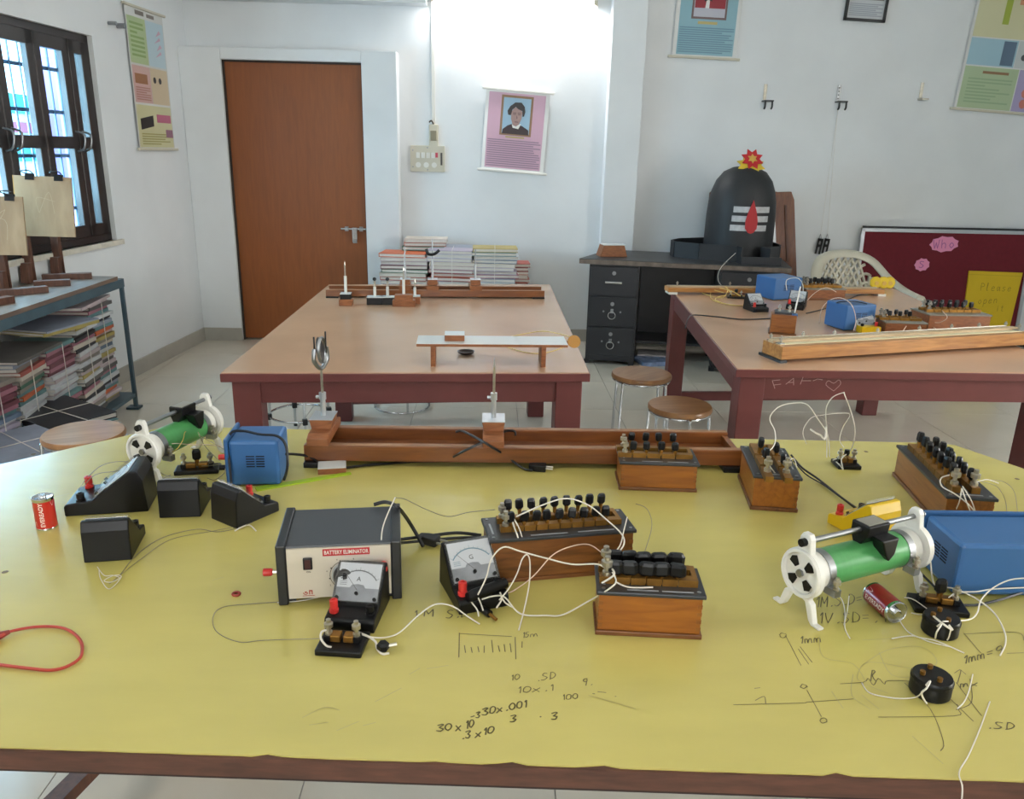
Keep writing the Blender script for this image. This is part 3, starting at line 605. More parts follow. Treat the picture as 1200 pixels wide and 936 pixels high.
def board(label, pts, Y):
    a, b, c, d = (PY(*q, Y) for q in pts); ctr = (a+b+c+d)/4; hw = ((b-a).length+(c-d).length)/4; hh = ((a-d).length+(b-c).length)/4
    o = thing('drawing_board', label, 'board', ctr, rot=(R(90-6), R(2), R(14)))
    part('panel', box(-hw, hw, -hh, hh, -.008, .008), PLY, o, bev=.001); part('edge_band', box(-hw-.004, -hw, -hh, hh, -.008, .008), mat('board_edge', '#a8793a', .5), o)
    for x in (-hw*.45, hw*.55):
        c_ = part('clip', G().prism([(-.013, -.02), (.013, -.02), (.005, .012), (-.005, .012)], x-.02, x+.02, lambda a_, b_, z_: (z_, hh+b_, a_)), BLACK, o)
        part('clip_wire', G().tube(catmull([(x-.016, hh+.01, .004), (x-.03, hh+.02, .04), (x+.01, hh+.022, .045), (x+.016, hh+.01, .004)], 4), .003, 5), CHARC, c_)
    g = G()
    for k in range(2): p = [Vector((random.uniform(-.5, .4)*hw, random.uniform(-.5, .6)*hh, .0085)) for _ in range(3)]; g.ribbon(catmull(p, 4), .0018)
    part('chalk_scribble', g, mat('scribble_pale', '#b09a7a', .7), o)
Ya = P(52, 328, ZR).y
board_stand('dark wooden stand with two feet behind the larger drawing board', '', 0, (0, 0, 0, 0), ((37, 330), (71, 322)), ((40, 336, 83, 334), (50, 328, 108, 326)))
board('plywood drawing board with two black clips, the whole one in view', ((18, 208), (79, 205), (86, 271), (29, 283)), Ya-.06)
board_stand('dark wooden stand with a foot behind the board at photo edge', '', 0, (0, 0, 0, 0), ((8, 341),), ((-30, 350, 56, 342), (-30, 362, 14, 354)))
board('plywood drawing board with black clip, cut by the left photo edge', ((-40, 232), (20, 227), (30, 292), (-26, 305)), P(8, 341, ZR).y-.06)
# ================================================================== TABLES
def table(label, cs, zt, slab, apron, leg, inset, topm, edgem, legm, fr=None, lowrail=True, lam=.003):
    """cs: front-left, front-right, back-right, back-left corners"""
    cs = [Vector((c[0], c[1], 0)) for c in cs]; ctr = sum(cs, Vector())/4
    o = thing('work_table', label, 'table', ctr); L = [c-ctr for c in cs]
    def ins(d):  # corners moved inward by d
        out = []
        for k in range(4):
            a, b, c = L[k-1], L[k], L[(k+1) % 4]; out.append(b+(a-b).normalized()*d+(c-b).normalized()*d)
        return out
    tp = part('table_top', G().prism([(c.x, c.y) for c in L], zt-slab, zt-lam), edgem, o, bev=.003)
    I = ins(.004); part('laminate', G().prism([(c.x, c.y) for c in I], zt-lam, zt), topm, tp)
    J = ins(inset+leg/2)
    for q in J: part('leg', box(-leg/2, leg/2, -leg/2, leg/2, 0, zt-slab), legm, o, (q.x, q.y, 0), (0, 0, ang(L[0], L[1])), bev=.004)
    for k in range(4):
        a, b = J[k], J[(k+1) % 4]; t = ang(a, b); ln = (b-a).length; m = (a+b)/2
        part('apron', box(-ln/2+leg/2, ln/2-leg/2, -leg*.42, -leg*.42+.022, zt-slab-apron, zt-slab), legm, o, (m.x, m.y, 0), (0, 0, t), bev=.002)
        if lowrail and k == 2: part('stretcher', box(-ln/2+leg/2, ln/2-leg/2, -.015, .015, .09, .14), legm, o, (m.x, m.y, 0), (0, 0, t))
    return o
mt = table('brown laminate topped table with maroon legs, the middle one', [M_(257, 437), M_(692, 437), M_(645, 333), M_(385, 333)], ZM, .032, .08, .09, .025, TAN, MAROON, MAROON)
rt = table('brown laminate topped table with maroon legs, the right hand one', [M_(863, 432), M_(1262, 438), M_(1046, 337), M_(783, 335)], ZM, .032, .085, .09, .02, TAN, MAROON, MAROON)
g = G(); q = M_(905, 452)
fy = M_(905, 437).y-.004
for l in (((905, 446), (914, 445)), ((905, 446), (908, 455)), ((907, 451), (915, 450)), ((921, 450), (930, 443)), ((930, 443), (930, 451)), ((924, 448), (930, 448)), ((938, 450), (941, 442)), ((940, 446), (950, 446)), ((953, 446), (958, 444)), ((958, 444), (964, 445))):
    g.ribbon([PY(x, y, fy) for x, y in l], .002, Vector((0, -1, 0)))
hp = [PY(x, y, fy) for x, y in ((977, 458), (968, 451), (971, 446), (977, 449), (983, 445), (985, 450), (977, 458))]
g.ribbon(catmull(hp, 3), .0018, Vector((0, -1, 0)))
wt = part('chalk_writing', g, mat('chalk', '#a98a86', .9)); wt.parent = rt; wt.matrix_parent_inverse = Matrix.Translation(-rt.location)
# ---- the yellow table
def ext(a, b, y): t = (y-a.y)/(b.y-a.y); return a+(b-a)*t
bl, l2, br, r2 = T(195, 499), T(0, 543), T(1120, 521), T(1200, 555)
f0, f1 = T(0, 878), T(1200, 918); fd = (f1-f0).normalized()
fl_ = f0+fd*((-1.22-f0.x)/fd.x); frc = ext(br, r2, 1.0); rr = frc.x+.15; fr_ = f0+fd*((rr-f0.x)/fd.x)
lw = l2+(l2-bl)*((-1.22-l2.x)/(l2.x-bl.x))
outline = [fl_, fr_, Vector((rr, 1.0, 0)), br, br+(bl-br).normalized()*.04+Vector((0, .012, 0)), bl, lw]
yt = thing('work_table', 'large yellow laminate topped lab table in the foreground', 'table', (0, 0, 0))
ol = [(p.x, p.y) for p in outline]; cxm = sum(x for x, y in ol)/len(ol); cym = sum(y for x, y in ol)/len(ol)
tp = part('table_top', G().prism(ol, ZT-.026, ZT-.0015), EDGE, yt)
def shr(p, d): v = Vector((cxm-p[0], cym-p[1])); return (p[0]+(d if p[0] < cxm else -d), p[1]+(d if p[1] < cym else -d))
lam = [shr(p, .003) for p in ol]
# the front edge of the laminate is chipped here and there
fr0, fr1 = Vector((*lam[0], 0)), Vector((*lam[1], 0)); ch = [lam[0]]
n = 160
for k in range(1, n):
    p = fr0.lerp(fr1, k/n); d = 0
    for c_, w_ in ((.37, .006), (.468, .008), (.505, .008), (.6, .005), (.71, .009), (.44, .004), (.8, .005)):
        d = max(d, .005*max(0, 1-abs(k/n-c_)/w_))
    ch.append((p.x, p.y+d+random.uniform(0, .0006)))
part('laminate', G().prism(ch+lam[1:], ZT-.0015, ZT), YEL, tp)
part('lower_board', G().prism([shr(p, .012) for p in ol], ZT-.04, ZT-.026), mat('under_board', '#2e211c', .8), yt)
for x, y in ((-1.12, .86), (1.1, .86), (1.0, 1.56), (-.66, 1.68)): part('leg', box(x-.04, x+.04, y-.04, y+.04, 0, ZT-.04), MAROON, yt)
for x, y0_, y1_ in ((1.05, .92, 1.5),): part('apron', box(x-.012, x+.012, y0_, y1_, ZT-.14, ZT-.04), MAROON, yt)
part('apron', box(-1.08, 1.06, .85, .874, ZT-.1, ZT-.04), MAROON, yt); part('apron', box(-.62, .96, 1.62, 1.644, ZT-.14, ZT-.04), MAROON, yt)
for a_, b_ in (((62, 936), (118, 880)), ((1092, 936), (1068, 916))):
    u, v = P(*a_, .12), P(*b_, .12); e = u+(v-u).normalized()*-.5; v = v+(v-u).normalized()*.5; nn = Vector((-(v-u).y, (v-u).x, 0)).normalized()*.02
    part('foot_rail', G().prism([((e-nn).x, (e-nn).y), ((e+nn).x, (e+nn).y), ((v+nn).x, (v+nn).y), ((v-nn).x, (v-nn).y)], .09, .12), STANDW, yt)
    for w_ in (e, v): part('rail_foot', box(w_.x-.02, w_.x+.02, w_.y-.02, w_.y+.02, 0, .09), STANDW, yt)
# handwriting and sketches left on the laminate
def mark(groups, m, wd, nm='handwriting', keep=1):
    for body, a, b, h in groups:   # one line of writing: from pixel a towards pixel b, glyph height in pixels
        g = G(); p, q = T(*a, .0003), T(*b, .0003); u = (q-p); n_ = max(1, len(body)); ux = u/n_; up = T(a[0]+h*.12, a[1]-h, .0003)-p; strokes(g, body, p, ux, up, wd*.8, keep=keep, jit=.25)
        if g.v: part(nm, g, m, yt)
mark([('1', (484, 724), (494, 724), 9), ('M', (497, 722), (510, 722), 8), ('S.D', (523, 724), (552, 722), 9)], PENCILD, .0022)
mark([('30', (512, 857), (530, 855), 8), ('x', (534, 856), (542, 856), 9), ('10', (545, 854), (558, 850), 9), ('-3', (552, 843), (563, 840), 7), ('30x.001', (565, 838), (622, 827), 8), ('.3', (540, 866), (555, 863), 8), ('x10', (557, 864), (582, 857), 8), ('3', (598, 846), (606, 845), 8), ('.', (632, 840), (636, 840), 6), ('3', (646, 843), (655, 842), 8)], PENCILD, .0022)
mark([('15', (612, 747), (622, 746), 6), ('m', (622, 746), (632, 745), 5), ('10', (598, 797), (612, 795), 6), ('10x.1', (605, 812), (660, 808), 7), ('.SD', (628, 798), (655, 794), 8), ('9.', (682, 803), (698, 802), 8), ('100', (658, 820), (680, 818), 6), ('.-.', (690, 812), (735, 818), 6)], PENCILD, .0015)
mark([('1M.S.D=', (955, 712), (1020, 706), 12), ('1V.SD=.9m', (958, 730), (1062, 728), 12), ('1mm', (936, 754), (966, 752), 8), ('1mm=9', (1128, 778), (1178, 764), 9), ('.SD', (1155, 853), (1195, 855), 8), ('R', (1020, 797), (1028, 797), 12), ('mx', (1125, 805), (1148, 803), 6)], PENCILD, .0018)
def sketch(lines_, m, wd, nm='pencil_stroke'):
    for l in lines_:
        g = G(); p = [T(x+random.uniform(-.7, .7), y+random.uniform(-.7, .7), .0003) for x, y in l]; g.ribbon(catmull(p, 4) if len(p) > 2 else p, wd*.8); part(nm, g, m, yt)
def circ(x, y, r): return [(x+r*math.cos(k*.7), y+r*.6*math.sin(k*.7)) for k in range(10)]
sketch([[(860, 826), (945, 823)], [(945, 823), (1000, 819)], [(920, 745), (938, 780)], [(935, 760), (948, 778)], [(938, 758), (952, 776)], [(945, 808), (962, 840)], circ(918, 744, 4), circ(942, 804, 4), circ(965, 844, 4), [(885, 820), (895, 816), (897, 824)], [(884, 807), (890, 805)],
 [(985, 801), (1012, 799), (1018, 794), (1024, 803), (1030, 795), (1036, 802), (1042, 797), (1075, 799)], [(1060, 800), (1090, 830), (1106, 868), (1102, 880)], [(1030, 840), (1118, 839), (1124, 832), (1122, 825)], [(1120, 800), (1150, 838)], [(1114, 818), (1140, 845)], [(1122, 800), (1126, 785), (1118, 788)], [(1126, 785), (1132, 790)], [(1136, 795), (1138, 822), (1120, 832)], [(1130, 742), (1190, 741), (1200, 750)], [(1130, 742), (1150, 765)], [(1180, 766), (1200, 764)], circ(1091, 784, 4)], PENCILD, .0013)
sketch([[(1030, 765), (1045, 790), (1075, 793)], [(1010, 780), (1040, 762), (1080, 758), (1098, 775), (1080, 785), (1020, 775), (1005, 790), (1010, 800), (1040, 812)], [(960, 745), (965, 770), (1000, 778), (1015, 800)], [(1010, 815), (1030, 830)], [(975, 810), (988, 830)], [(1010, 750), (1060, 748)], [(1070, 862), (1105, 895)], [(1000, 790), (998, 815), (1020, 830)]], PENCIL, .0013)
sketch([[(538, 742), (538, 770)], [(544, 756), (545, 764)], [(552, 758), (553, 764)], [(560, 757), (561, 763)], [(568, 756), (568, 764)], [(576, 750), (577, 764)], [(584, 756), (585, 763)], [(591, 755), (592, 763)], [(598, 754), (599, 764)], [(604, 746), (604, 772)], [(612, 752), (612, 759)], [(538, 742), (600, 745)]], PENCILD, .0016)
sketch([[(355, 840), (380, 828), (398, 832)], [(362, 850), (385, 846)], [(395, 855), (420, 845)], [(425, 850), (440, 846)], [(480, 790), (492, 783)], [(500, 783), (525, 780)], [(440, 822), (470, 806)], [(700, 585), (718, 586)], [(722, 576), (726, 582)], [(750, 578), (765, 586), (775, 588)], [(40, 588), (80, 578), (110, 572)], [(250, 680), (262, 676)], [(690, 815), (745, 830)]], PENCIL, .0014)
for x, y in ((6, 670), (1015, 529), (1192, 561), (1015, 603), (39, 532), (1184, 604)): c = T(x, y, .0002); part('stain', G().lathe([(.005, 0), (.004, .0003)], c, 8), mat('stain_brown', '#6a5a34', .7), yt)
# ================================================================== STOOLS
def stool(label, c, zt=.45, r=.145, ring=True, grp=None, rz=.4, zr=.12):
    o = thing('stool', label, 'stool', (c.x, c.y, 0), rz, grp)
    part('seat', G().lathe([(r*.96, zt-.024), (r, zt-.018), (r, zt-.006), (r*.97, zt)], (0, 0, 0), 32), STOOLW, o, smooth=40)
    part('seat_ring', G().tube([(r*.93*math.cos(t), r*.93*math.sin(t), zt-.03) for t in [k*math.pi/12 for k in range(24)]], .006, 6, True), CHROME, o, smooth=60)
    for k in range(4):
        a = math.pi/2*k; u = Vector((math.cos(a), math.sin(a), 0))
        lg = part('leg', G().tube(catmull([u*(r*.7)+Vector((0, 0, zt-.03)), u*(r*.95)+Vector((0, 0, zt-.034)), u*(r*1.0)+Vector((0, 0, zt-.06)), u*(r*1.12)+Vector((0, 0, .01))], 4), .0065, 8), CHROME, o, smooth=60)
        if zr > .05: part('rubber_tip', G().cyl(u*(r*1.12), u*(r*1.12)+Vector((0, 0, .02)), .01, 8), BLACKR, lg)
        if ring and zr > .05: part('bush', box(-.012, .012, -.012, .012, zr-.015, zr+.015), BLACKR, lg, u*(r*1.1))
    if ring: part('foot_ring', G().tube([(r*1.1*math.cos(t), r*1.1*math.sin(t), zr) for t in [k*math.pi/14 for k in range(28)]], .006, 6, True), CHROME, o, smooth=60)
SG = 'round wooden stools'
stool('round wooden stool with chrome legs, the one farther back near the desk', P(752, 437, .45), ring=False, grp=SG, rz=.75)
stool('round wooden stool with chrome legs, the nearer one by the right table', P(797, 474, .45), r=.135, ring=False, grp=SG, rz=.1)
stool('round wooden stool behind the left end of the yellow table', P(98, 506, .45), .45, .14, grp=SG)
stool('chrome legged stool pushed under the left of the middle table', P(345, 497, .1)+Vector((0, .12, 0)), r=.14, grp=SG)
stool('chrome legged stool pushed under the centre of the middle table', P(468, 485, .01)+Vector((0, .16, 0)), r=.145, grp=SG, rz=.3, zr=.012)
# ================================================================== DESK WITH WHAT STANDS ON IT
dA = P(679, 303, .76); dB = P(884, 313, .76); dang = R(-12)
dk = thing('office_desk', 'black wooden office desk with worn top edge and drawers', 'desk', (dA.x, dA.y, 0), dang)
DW, DD = 1.42, .62
g = G(); g.prism([(0, 0), (DW*.14, -.008), (DW*.3, .004), (DW*.45, -.012), (DW*.7, .008), (DW, .0), (DW, DD), (.16, DD)], .727, .757); part('worn_edge', g, CHIP, dk)
g = G(); g.prism([(.0, .0), (DW*.1, .006), (DW*.22, .012), (DW*.34, .0), (DW*.5, -.014), (DW*.66, .002), (DW, .0), (DW, DD), (.16, DD)], .757, .762); part('desk_top', g, DESKT, dk)
def pedestal(x0, x1):
    bd = part('pedestal', box(x0, x1, .05, DD-.02, .03, .727), DESK, dk)
    h = .205
    for k in range(3):
        z1 = .71-k*(h+.012); d = part('drawer', box(x0+.012, x1-.012, .034, .05, z1-h, z1), DESK, dk, bev=.003); cx_ = (x0+x1)/2
        part('lock', G().cyl((cx_, .028, z1-.045), (cx_, .034, z1-.045), .014, 12), STEEL, d)
        if k == 0: part('handle', box(cx_-.06, cx_+.06, .012, .03, z1-.115, z1-.1), CHROME, d, bev=.004)
        else:
            part('pull_ring', G().tube([(cx_+.026*math.cos(t), .024, z1-.125+.026*math.sin(t)) for t in [q*math.pi/8 for q in range(16)]], .004, 5, True), CHROME, d, smooth=60)
            for s in (-1, 1): part('screw', G().cyl((cx_+s*.06, .03, z1-.1), (cx_+s*.06, .034, z1-.1), .007, 8), STEEL, d)
            part('pull_plate', box(cx_-.01, cx_+.01, .026, .034, z1-.11, z1-.08), STEEL, d)
    part('plinth_panel', box(x0+.01, x1-.01, .036, .05, .05, .075), DESK, dk)
pedestal(.07, .42); pedestal(DW-.46, DW-.06)
part('modesty_panel', box(.42, DW-.46, DD-.04, DD-.02, .15, .727), DESK, dk)
part('foot_shelf', box(.42, DW-.46, .25, DD-.02, .13, .15), DESK, dk)
for x in (.08, .4, DW-.45, DW-.08): part('foot', box(x-.02, x+.02, .06, .1, 0, .03), CHARC, dk); part('foot', box(x-.02, x+.02, DD-.1, DD-.06, 0, .03), CHARC, dk)
def newspaper(nm, lab, px, py, z, wd, dp, rz, m, t=.012):
    c = P(px, py, z+t); g = G(); g.box(-wd/2, wd/2, -dp/2, dp/2, 0, t); tag(part(nm, g, m, None, (c.x, c.y, z), (0, 0, rz)), lab, 'newspaper')
c = P(772, 424, .0)
newspaper('newspaper', 'blue printed newspaper on the floor under the desk', 770, 420, .0, .3, .22, .2, mat('newsprint_blue', '#7d8fb0', .7, var=.4, scale=25), .03)
newspaper('newspaper', 'folded grey newspaper lying on the blue one under the desk', 768, 413, .031, .26, .18, -.2, mat('newsprint_grey', '#b0aeb0', .7, var=.3, scale=30), .01)
# wedge block with white top
c = P(718, 301, .762); tb = thing('wooden_block', 'white topped wooden block on the left end of the black desk', 'block', (c.x, c.y+.06, .762), R(8))
part('body', G().prism([(-.1, 0), (.1, 0), (.075, .08), (-.075, .08)], -.06, .06, lambda x, y, z: (x, z, y)), BLOCKW, tb, bev=.003)
part('top_sheet', box(-.078, .085, -.062, .062, .08, .084), WLAM, tb)
# lingam model
cl_ = P(866, 300, .80); lg = thing('lingam_model', 'black lingam model with white stripes and red teardrop on desk', 'model', (cl_.x+.05, cl_.y+.22, .762), R(-4))
BCLOTH = mat('black_cloth', '#1f2124', .55, var=.25, scale=7, bump=.5, bscale=6)
rb = .235
part('lingam', G().lathe([(rb*1.0, .02), (rb*1.03, .1), (rb*1.02, .3), (rb*.99, .4), (rb*.93, .47), (rb*.82, .54), (rb*.62, .60), (rb*.36, .63), (.02, .64)], (0, 0, 0), 40), BCLOTH, lg, smooth=50)
def onfront(x, z, r=rb*1.05): return (x, -math.sqrt(max(r*r-x*x, 0)), z)
for k in range(3):
    z0_ = .355-k*.062; g = G(); pts = [(-.125+.0-.25*.0)+i*.25/10 for i in range(11)]
    for i in range(10):
        a_, b_ = pts[i]+.02-k*.006, pts[i+1]+.02-k*.006
        g.quad(onfront(a_, z0_-.02), onfront(b_, z0_-.02), onfront(b_, z0_+.02), onfront(a_, z0_+.02)); 
    part('white_stripe', g, mat('stripe_grey', '#b5b7ba', .6, var=.15, scale=40), lg)
tdp = [(0, .1), (.012, .065), (.028, .02), (.042, -.04), (.04, -.09), (.02, -.118), (0, -.125)]
outl = tdp+[(-x, y) for x, y in tdp[-2:0:-1]]
g = G(); vs = [onfront(.02+x, .32+y, rb*1.08) for x, y in outl]; vs += [onfront(.02+x, .32+y, rb*1.04) for x, y in outl]; n = len(outl)
g.add(vs, [tuple(range(n))]+[(i, (i+1) % n, n+(i+1) % n, n+i) for i in range(n)]); part('red_teardrop', g, mat('drop_red', '#a81f24', .6), lg)
fy_ = part('yellow_petals', G().prism([((.1 if k % 2 else .07)*math.cos(k*math.pi/8), (.1 if k % 2 else .07)*math.sin(k*math.pi/8)) for k in range(16)], 0, .004), mat('foil_yellow', '#d8bd3a', .4), lg, (.02, -.06, .645), (R(38), 0, 0))
rf = part('red_flower', G().prism([((.08 if k % 2 else .05)*math.cos(k*math.pi/8), (.08 if k % 2 else .05)*math.sin(k*math.pi/8)) for k in range(16)], 0, .006), mat('foil_red', '#b8222a', .4), lg, (.025, -.06, .685), (R(62), 0, R(5)))
part('flower_stub', G().cyl((.02, -.04, .62), (.024, -.058, .69), .01, 6), MATS['foil_red'], lg)
part('gold_centre', G().prism([((.036 if k % 2 else .02)*math.cos(k*math.pi/6), (.036 if k % 2 else .02)*math.sin(k*math.pi/6)) for k in range(12)], .006, .012), mat('foil_gold', '#c9a24a', .35), rf)
CARD = mat('black_card', '#24262a', .6, var=.15, scale=8)
def wallstrip(pts, h, t, z0=0):
    g = G()
    for i in range(len(pts)-1):
        a_, b_ = Vector((*pts[i], 0)), Vector((*pts[i+1], 0)); n_ = Vector((-(b_-a_).y, (b_-a_).x, 0)).normalized()*t
        g.add([a_+Vector((0, 0, z0)), b_+Vector((0, 0, z0)), b_+n_+Vector((0, 0, z0)), a_+n_+Vector((0, 0, z0)), a_+Vector((0, 0, z0+h)), b_+Vector((0, 0, z0+h)), b_+n_+Vector((0, 0, z0+h)), a_+n_+Vector((0, 0, z0+h))],
              [(0, 3, 2, 1), (4, 5, 6, 7), (0, 1, 5, 4), (2, 3, 7, 6), (1, 2, 6, 5), (3, 0, 4, 7)])
    return g
rim = [(.27, .1), (.2, .24), (.05, .3), (-.2, .3), (-.38, .2), (-.46, .06), (-.45, -.04), (-.3, -.16), (-.05, -.25), (-.04, -.36)]
part('tray_wall', wallstrip(rim, .11, -.012), CARD, lg)
part('tray_wall', wallstrip([(.14, -.36), (.1, -.26), (.24, -.2), (.27, -.1), (.27, .1)], .11, -.012), CARD, lg)
part('tray_floor', G().prism([(x*.97, y*.97) for x, y in rim]+[(.12, -.34), (.1, -.25), (.23, -.19)], 0, .012), CARD, lg)
part('spout_lip', box(-.05, .22, -.372, -.36, 0, .05), CARD, lg)
cw = wire('thread', 'loose pale thread hanging down from the lingam tray edge', [P(861, 296, .85)+Vector((0, -.02, 0)), PY(846, 312, 5.0), PY(841, 326, 5.0), PY(848, 338, 5.0)], STRING, .0018, cat='thread')
# panels leaning on the wall behind the desk
c0, c1 = PY(833, 223, YB-.07), PY(897, 223, YB-.07)
tag(part('leaning_panel', G().prism([(c0.x, .0), (c1.x+.1, .0), (c1.x+.1, c0.z), (c0.x+.02, c0.z), (c0.x, c0.z-.02)], 0, .02, lambda x, y, z: (x, YB-.03-z-.04*(1-y/c0.z), y)), PANELW, bev=.002), 'brown wooden panel leaning on the wall behind the lingam model', 'panel')
a_, b_ = PY(908, 225, YB-.2), PY(936, 222, YB-.2)
pn = thing('leaning_panel', 'brown wooden panel with rounded corner leaning right of the lingam', 'panel', (0, 0, 0))
def lean(x, y, z): return (x+.13*(1-y/a_.z), YB-.03-z-.3*(1-y/a_.z)*.6, y)
g = G(); g.prism([(a_.x-.02, 0), (b_.x+.02, 0), (b_.x+.02, a_.z-.06), (b_.x-.0, a_.z), (a_.x-.02, a_.z-.01)], .0, .03, lean); part('panel_board', g, PANELW, pn, bev=.003)
part('panel_rib', G().prism([(b_.x-.06, 0), (b_.x-.045, 0), (b_.x-.045, a_.z-.1), (b_.x-.06, a_.z-.1)], .03, .04, lean), STANDW, pn)
tag(part('metal_strip', G().prism([(a_.x-.0, 0), (a_.x+.03, 0), (a_.x+.03, a_.z-.14), (a_.x-.0, a_.z-.14)], .05, .07, lean), STEEL), 'thin grey metal strip leaning in front of the right brown panel', 'strip')
tag(part('white_batten', G().prism([(a_.x-.11, .45), (a_.x-.09, .45), (a_.x-.06, a_.z-.03), (a_.x-.08, a_.z-.03)], .08, .095, lean), WLAM), 'thin white batten leaning between lingam model and brown panel', 'batten')
# ================================================================== MONOBLOC CHAIR
cc = P(1000, 337, .62); ch_ = thing('plastic_chair', 'beige moulded plastic armchair with lattice back behind the right table', 'chair', (cc.x+.02, 5.3, 0), R(8))
bk = [(-.27, -.25, .60), (-.285, -.05, .62), (-.27, .12, .68), (-.2, .22, .78), (-.08, .26, .825), (.08, .26, .825), (.2, .22, .78), (.27, .12, .68), (.285, -.05, .62), (.27, -.25, .60)]
part('rim', G().tube(catmull(bk, 6), .036, 8, flat=.5), CREAM, ch_, smooth=60)
def bp(u, v):  # back surface
    x = (u-.5)*(.44-.1*(1-v)); return Vector((x, .19+.05*v+.03-.28*x*x*2, .42+v*.38*(1-.35*(2*u-1)**4)))
g = G()
for k in range(-4, 10):
    for s in (1, -1):
        pts = []
        for j in range(17):
            v = j/16; u = (k/9)+s*v*.55+(0 if s > 0 else .3)
            if 0 <= u <= 1: pts.append(bp(u, v))
        if len(pts) > 1: g.tube(pts, .011, 5)
part('lattice_back', g, CREAM, ch_, smooth=60)
for s in (-1, 1): part('back_stile', G().tube([bp(0 if s < 0 else 1, v/6) for v in range(7)], .02, 6), CREAM, ch_, smooth=60)
part('seat', G().prism([(-.24, -.26), (.24, -.26), (.22, .2), (-.22, .2)], .40, .43), CREAM, ch_, bev=.01)
for x, y, dx, dy in ((-.25, -.24, -.03, -.03), (.25, -.24, .03, -.03), (-.22, .19, -.05, .06), (.22, .19, .05, .06)):
    part('leg', G().tube([(x+dx, y+dy, 0), (x, y, .42), (x*1.08, y*1.02, .6 if y < 0 else .42)], [.022, .026, .024], 8), CREAM, ch_, smooth=60)
# yellow paper flowers at the chair
for k, (px, py) in enumerate(((1024, 331), (1033, 331), (1040, 332))):
    c = M_(px, 338)+Vector((0, 0, .034)); f = thing('paper_flower', ('yellow paper rosette by the chair arm, left of three', 'yellow paper rosette by the chair arm, middle of three', 'yellow paper rosette by the chair arm, right of three')[k], 'rosette', c, group='yellow rosettes')
    part('petals', G().lathe([(.0, 0), (.03, .004), (.036, .012), (.03, .02), (0, .022)], (0, 0, 0), 9, Matrix.Rotation(R(80), 4, 'X')), YPAPER, f); part('centre', G().cyl((0, -.02, 0), (0, -.026, 0), .012, 8), MATS['foil_gold'], f)
# ================================================================== RED NOTICE BOARD
by_ = YB-.1
c0, c1 = PY(1013, 268, by_), PY(1205, 271, by_); bz = (c0.z+c1.z)/2; bx0, bx1 = c0.x, c0.x+1.385
nb = thing('notice_board', 'maroon felt notice board in aluminium frame leaning on the wall', 'notice board', ((bx0+bx1)/2, by_, 0), rot=(R(90-3), 0, 0))
H_ = bz/math.cos(R(3)); W_ = (bx1-bx0)/2
part('felt', box(-W_+.02, W_-.02, .02, H_-.02, -.006, .004), FELT, nb)
for x0, x1, y0, y1 in ((-W_, W_, 0, .028), (-W_, W_, H_-.028, H_), (-W_, -W_+.028, 0, H_), (W_-.028, W_, 0, H_)): part('frame_bar', box(x0, x1, y0, y1, -.01, .012), ALU, nb, bev=.002)
part('top_backing', box(-W_+.02, W_, H_, H_+.016, -.03, .0), CHARC, nb)
def nbp(px, py):
    d = ray(px, py); m = Matrix.Rotation(R(87), 3, 'X'); n_ = m @ Vector((0, 0, 1)); o_ = Vector(nb.location); t = (o_-CAM).dot(n_)/d.dot(n_); q = m.inverted() @ (CAM+d*t-o_); return q.x, q.y
def cloud(c, rx_, ry_, n_=9): return [(c[0]+rx_*(1+.13*(k % 2))*math.cos(k*math.pi/n_), c[1]+ry_*(1+.16*(k % 2))*math.sin(k*math.pi/n_)) for k in range(2*n_)]
for (px, py, rx_, ry_, s_, lab) in ((1106, 286, .105, .055, 'Who', 'pink paper cloud lettered in handwriting at board top'), (1080, 310, .055, .045, 'S', 'small pink paper cloud with single letter on the notice board')):
    q = nbp(px, py); e = thing('paper_cloud', lab, 'paper', nb.matrix_basis @ Vector((q[0], q[1], .0055)), rot=(R(87), R(-3), 0), group='pink paper clouds')
    part('cloud', G().prism(cloud((0, 0), rx_, ry_), 0, .003), PINK, e)
    g = G(); sz = .07 if len(s_) > 1 else .055; strokes(g, s_, Vector((-len(s_)*sz*.42, -sz*.42, .0036)), Vector((sz*.85, 0, 0)), Vector((0, sz*.9, 0)), .006); part('handwriting', g, mat('crayon_violet', '#a35f92', .7), e)
q = nbp(1159, 352); e = thing('yellow_envelope', 'yellow paper envelope with handwritten note on the notice board', 'envelope', nb.matrix_basis @ Vector((q[0], q[1]-.05, .006)), rot=(R(87), R(1), 0))
ew, eh = .215, .28
part('envelope', G().prism([(-ew, eh), (-ew*.92, -eh*.2), (-ew*.7, -eh), (ew*.9, -eh*.9), (ew*1.02, eh)], 0, .012), YPAPER, e); part('fold_line', box(-ew, ew*1.02, eh-.03, eh-.026, .012, .0124), mat('envelope_fold', '#b79f10', .6), e)
g = G(); strokes(g, 'Please', Vector((-.1, .13, .0125)), Vector((.042, .0, 0)), Vector((0, .055, 0)), .004); strokes(g, 'open', Vector((-.1, .02, .0125)), Vector((.04, .004, 0)), Vector((0, .055, 0)), .004); strokes(g, 'it', Vector((.06, -.03, .0125)), Vector((.034, 0, 0)), Vector((0, .05, 0)), .004)
part('handwriting', g, mat('pen_olive', '#8a7a10', .7), e)
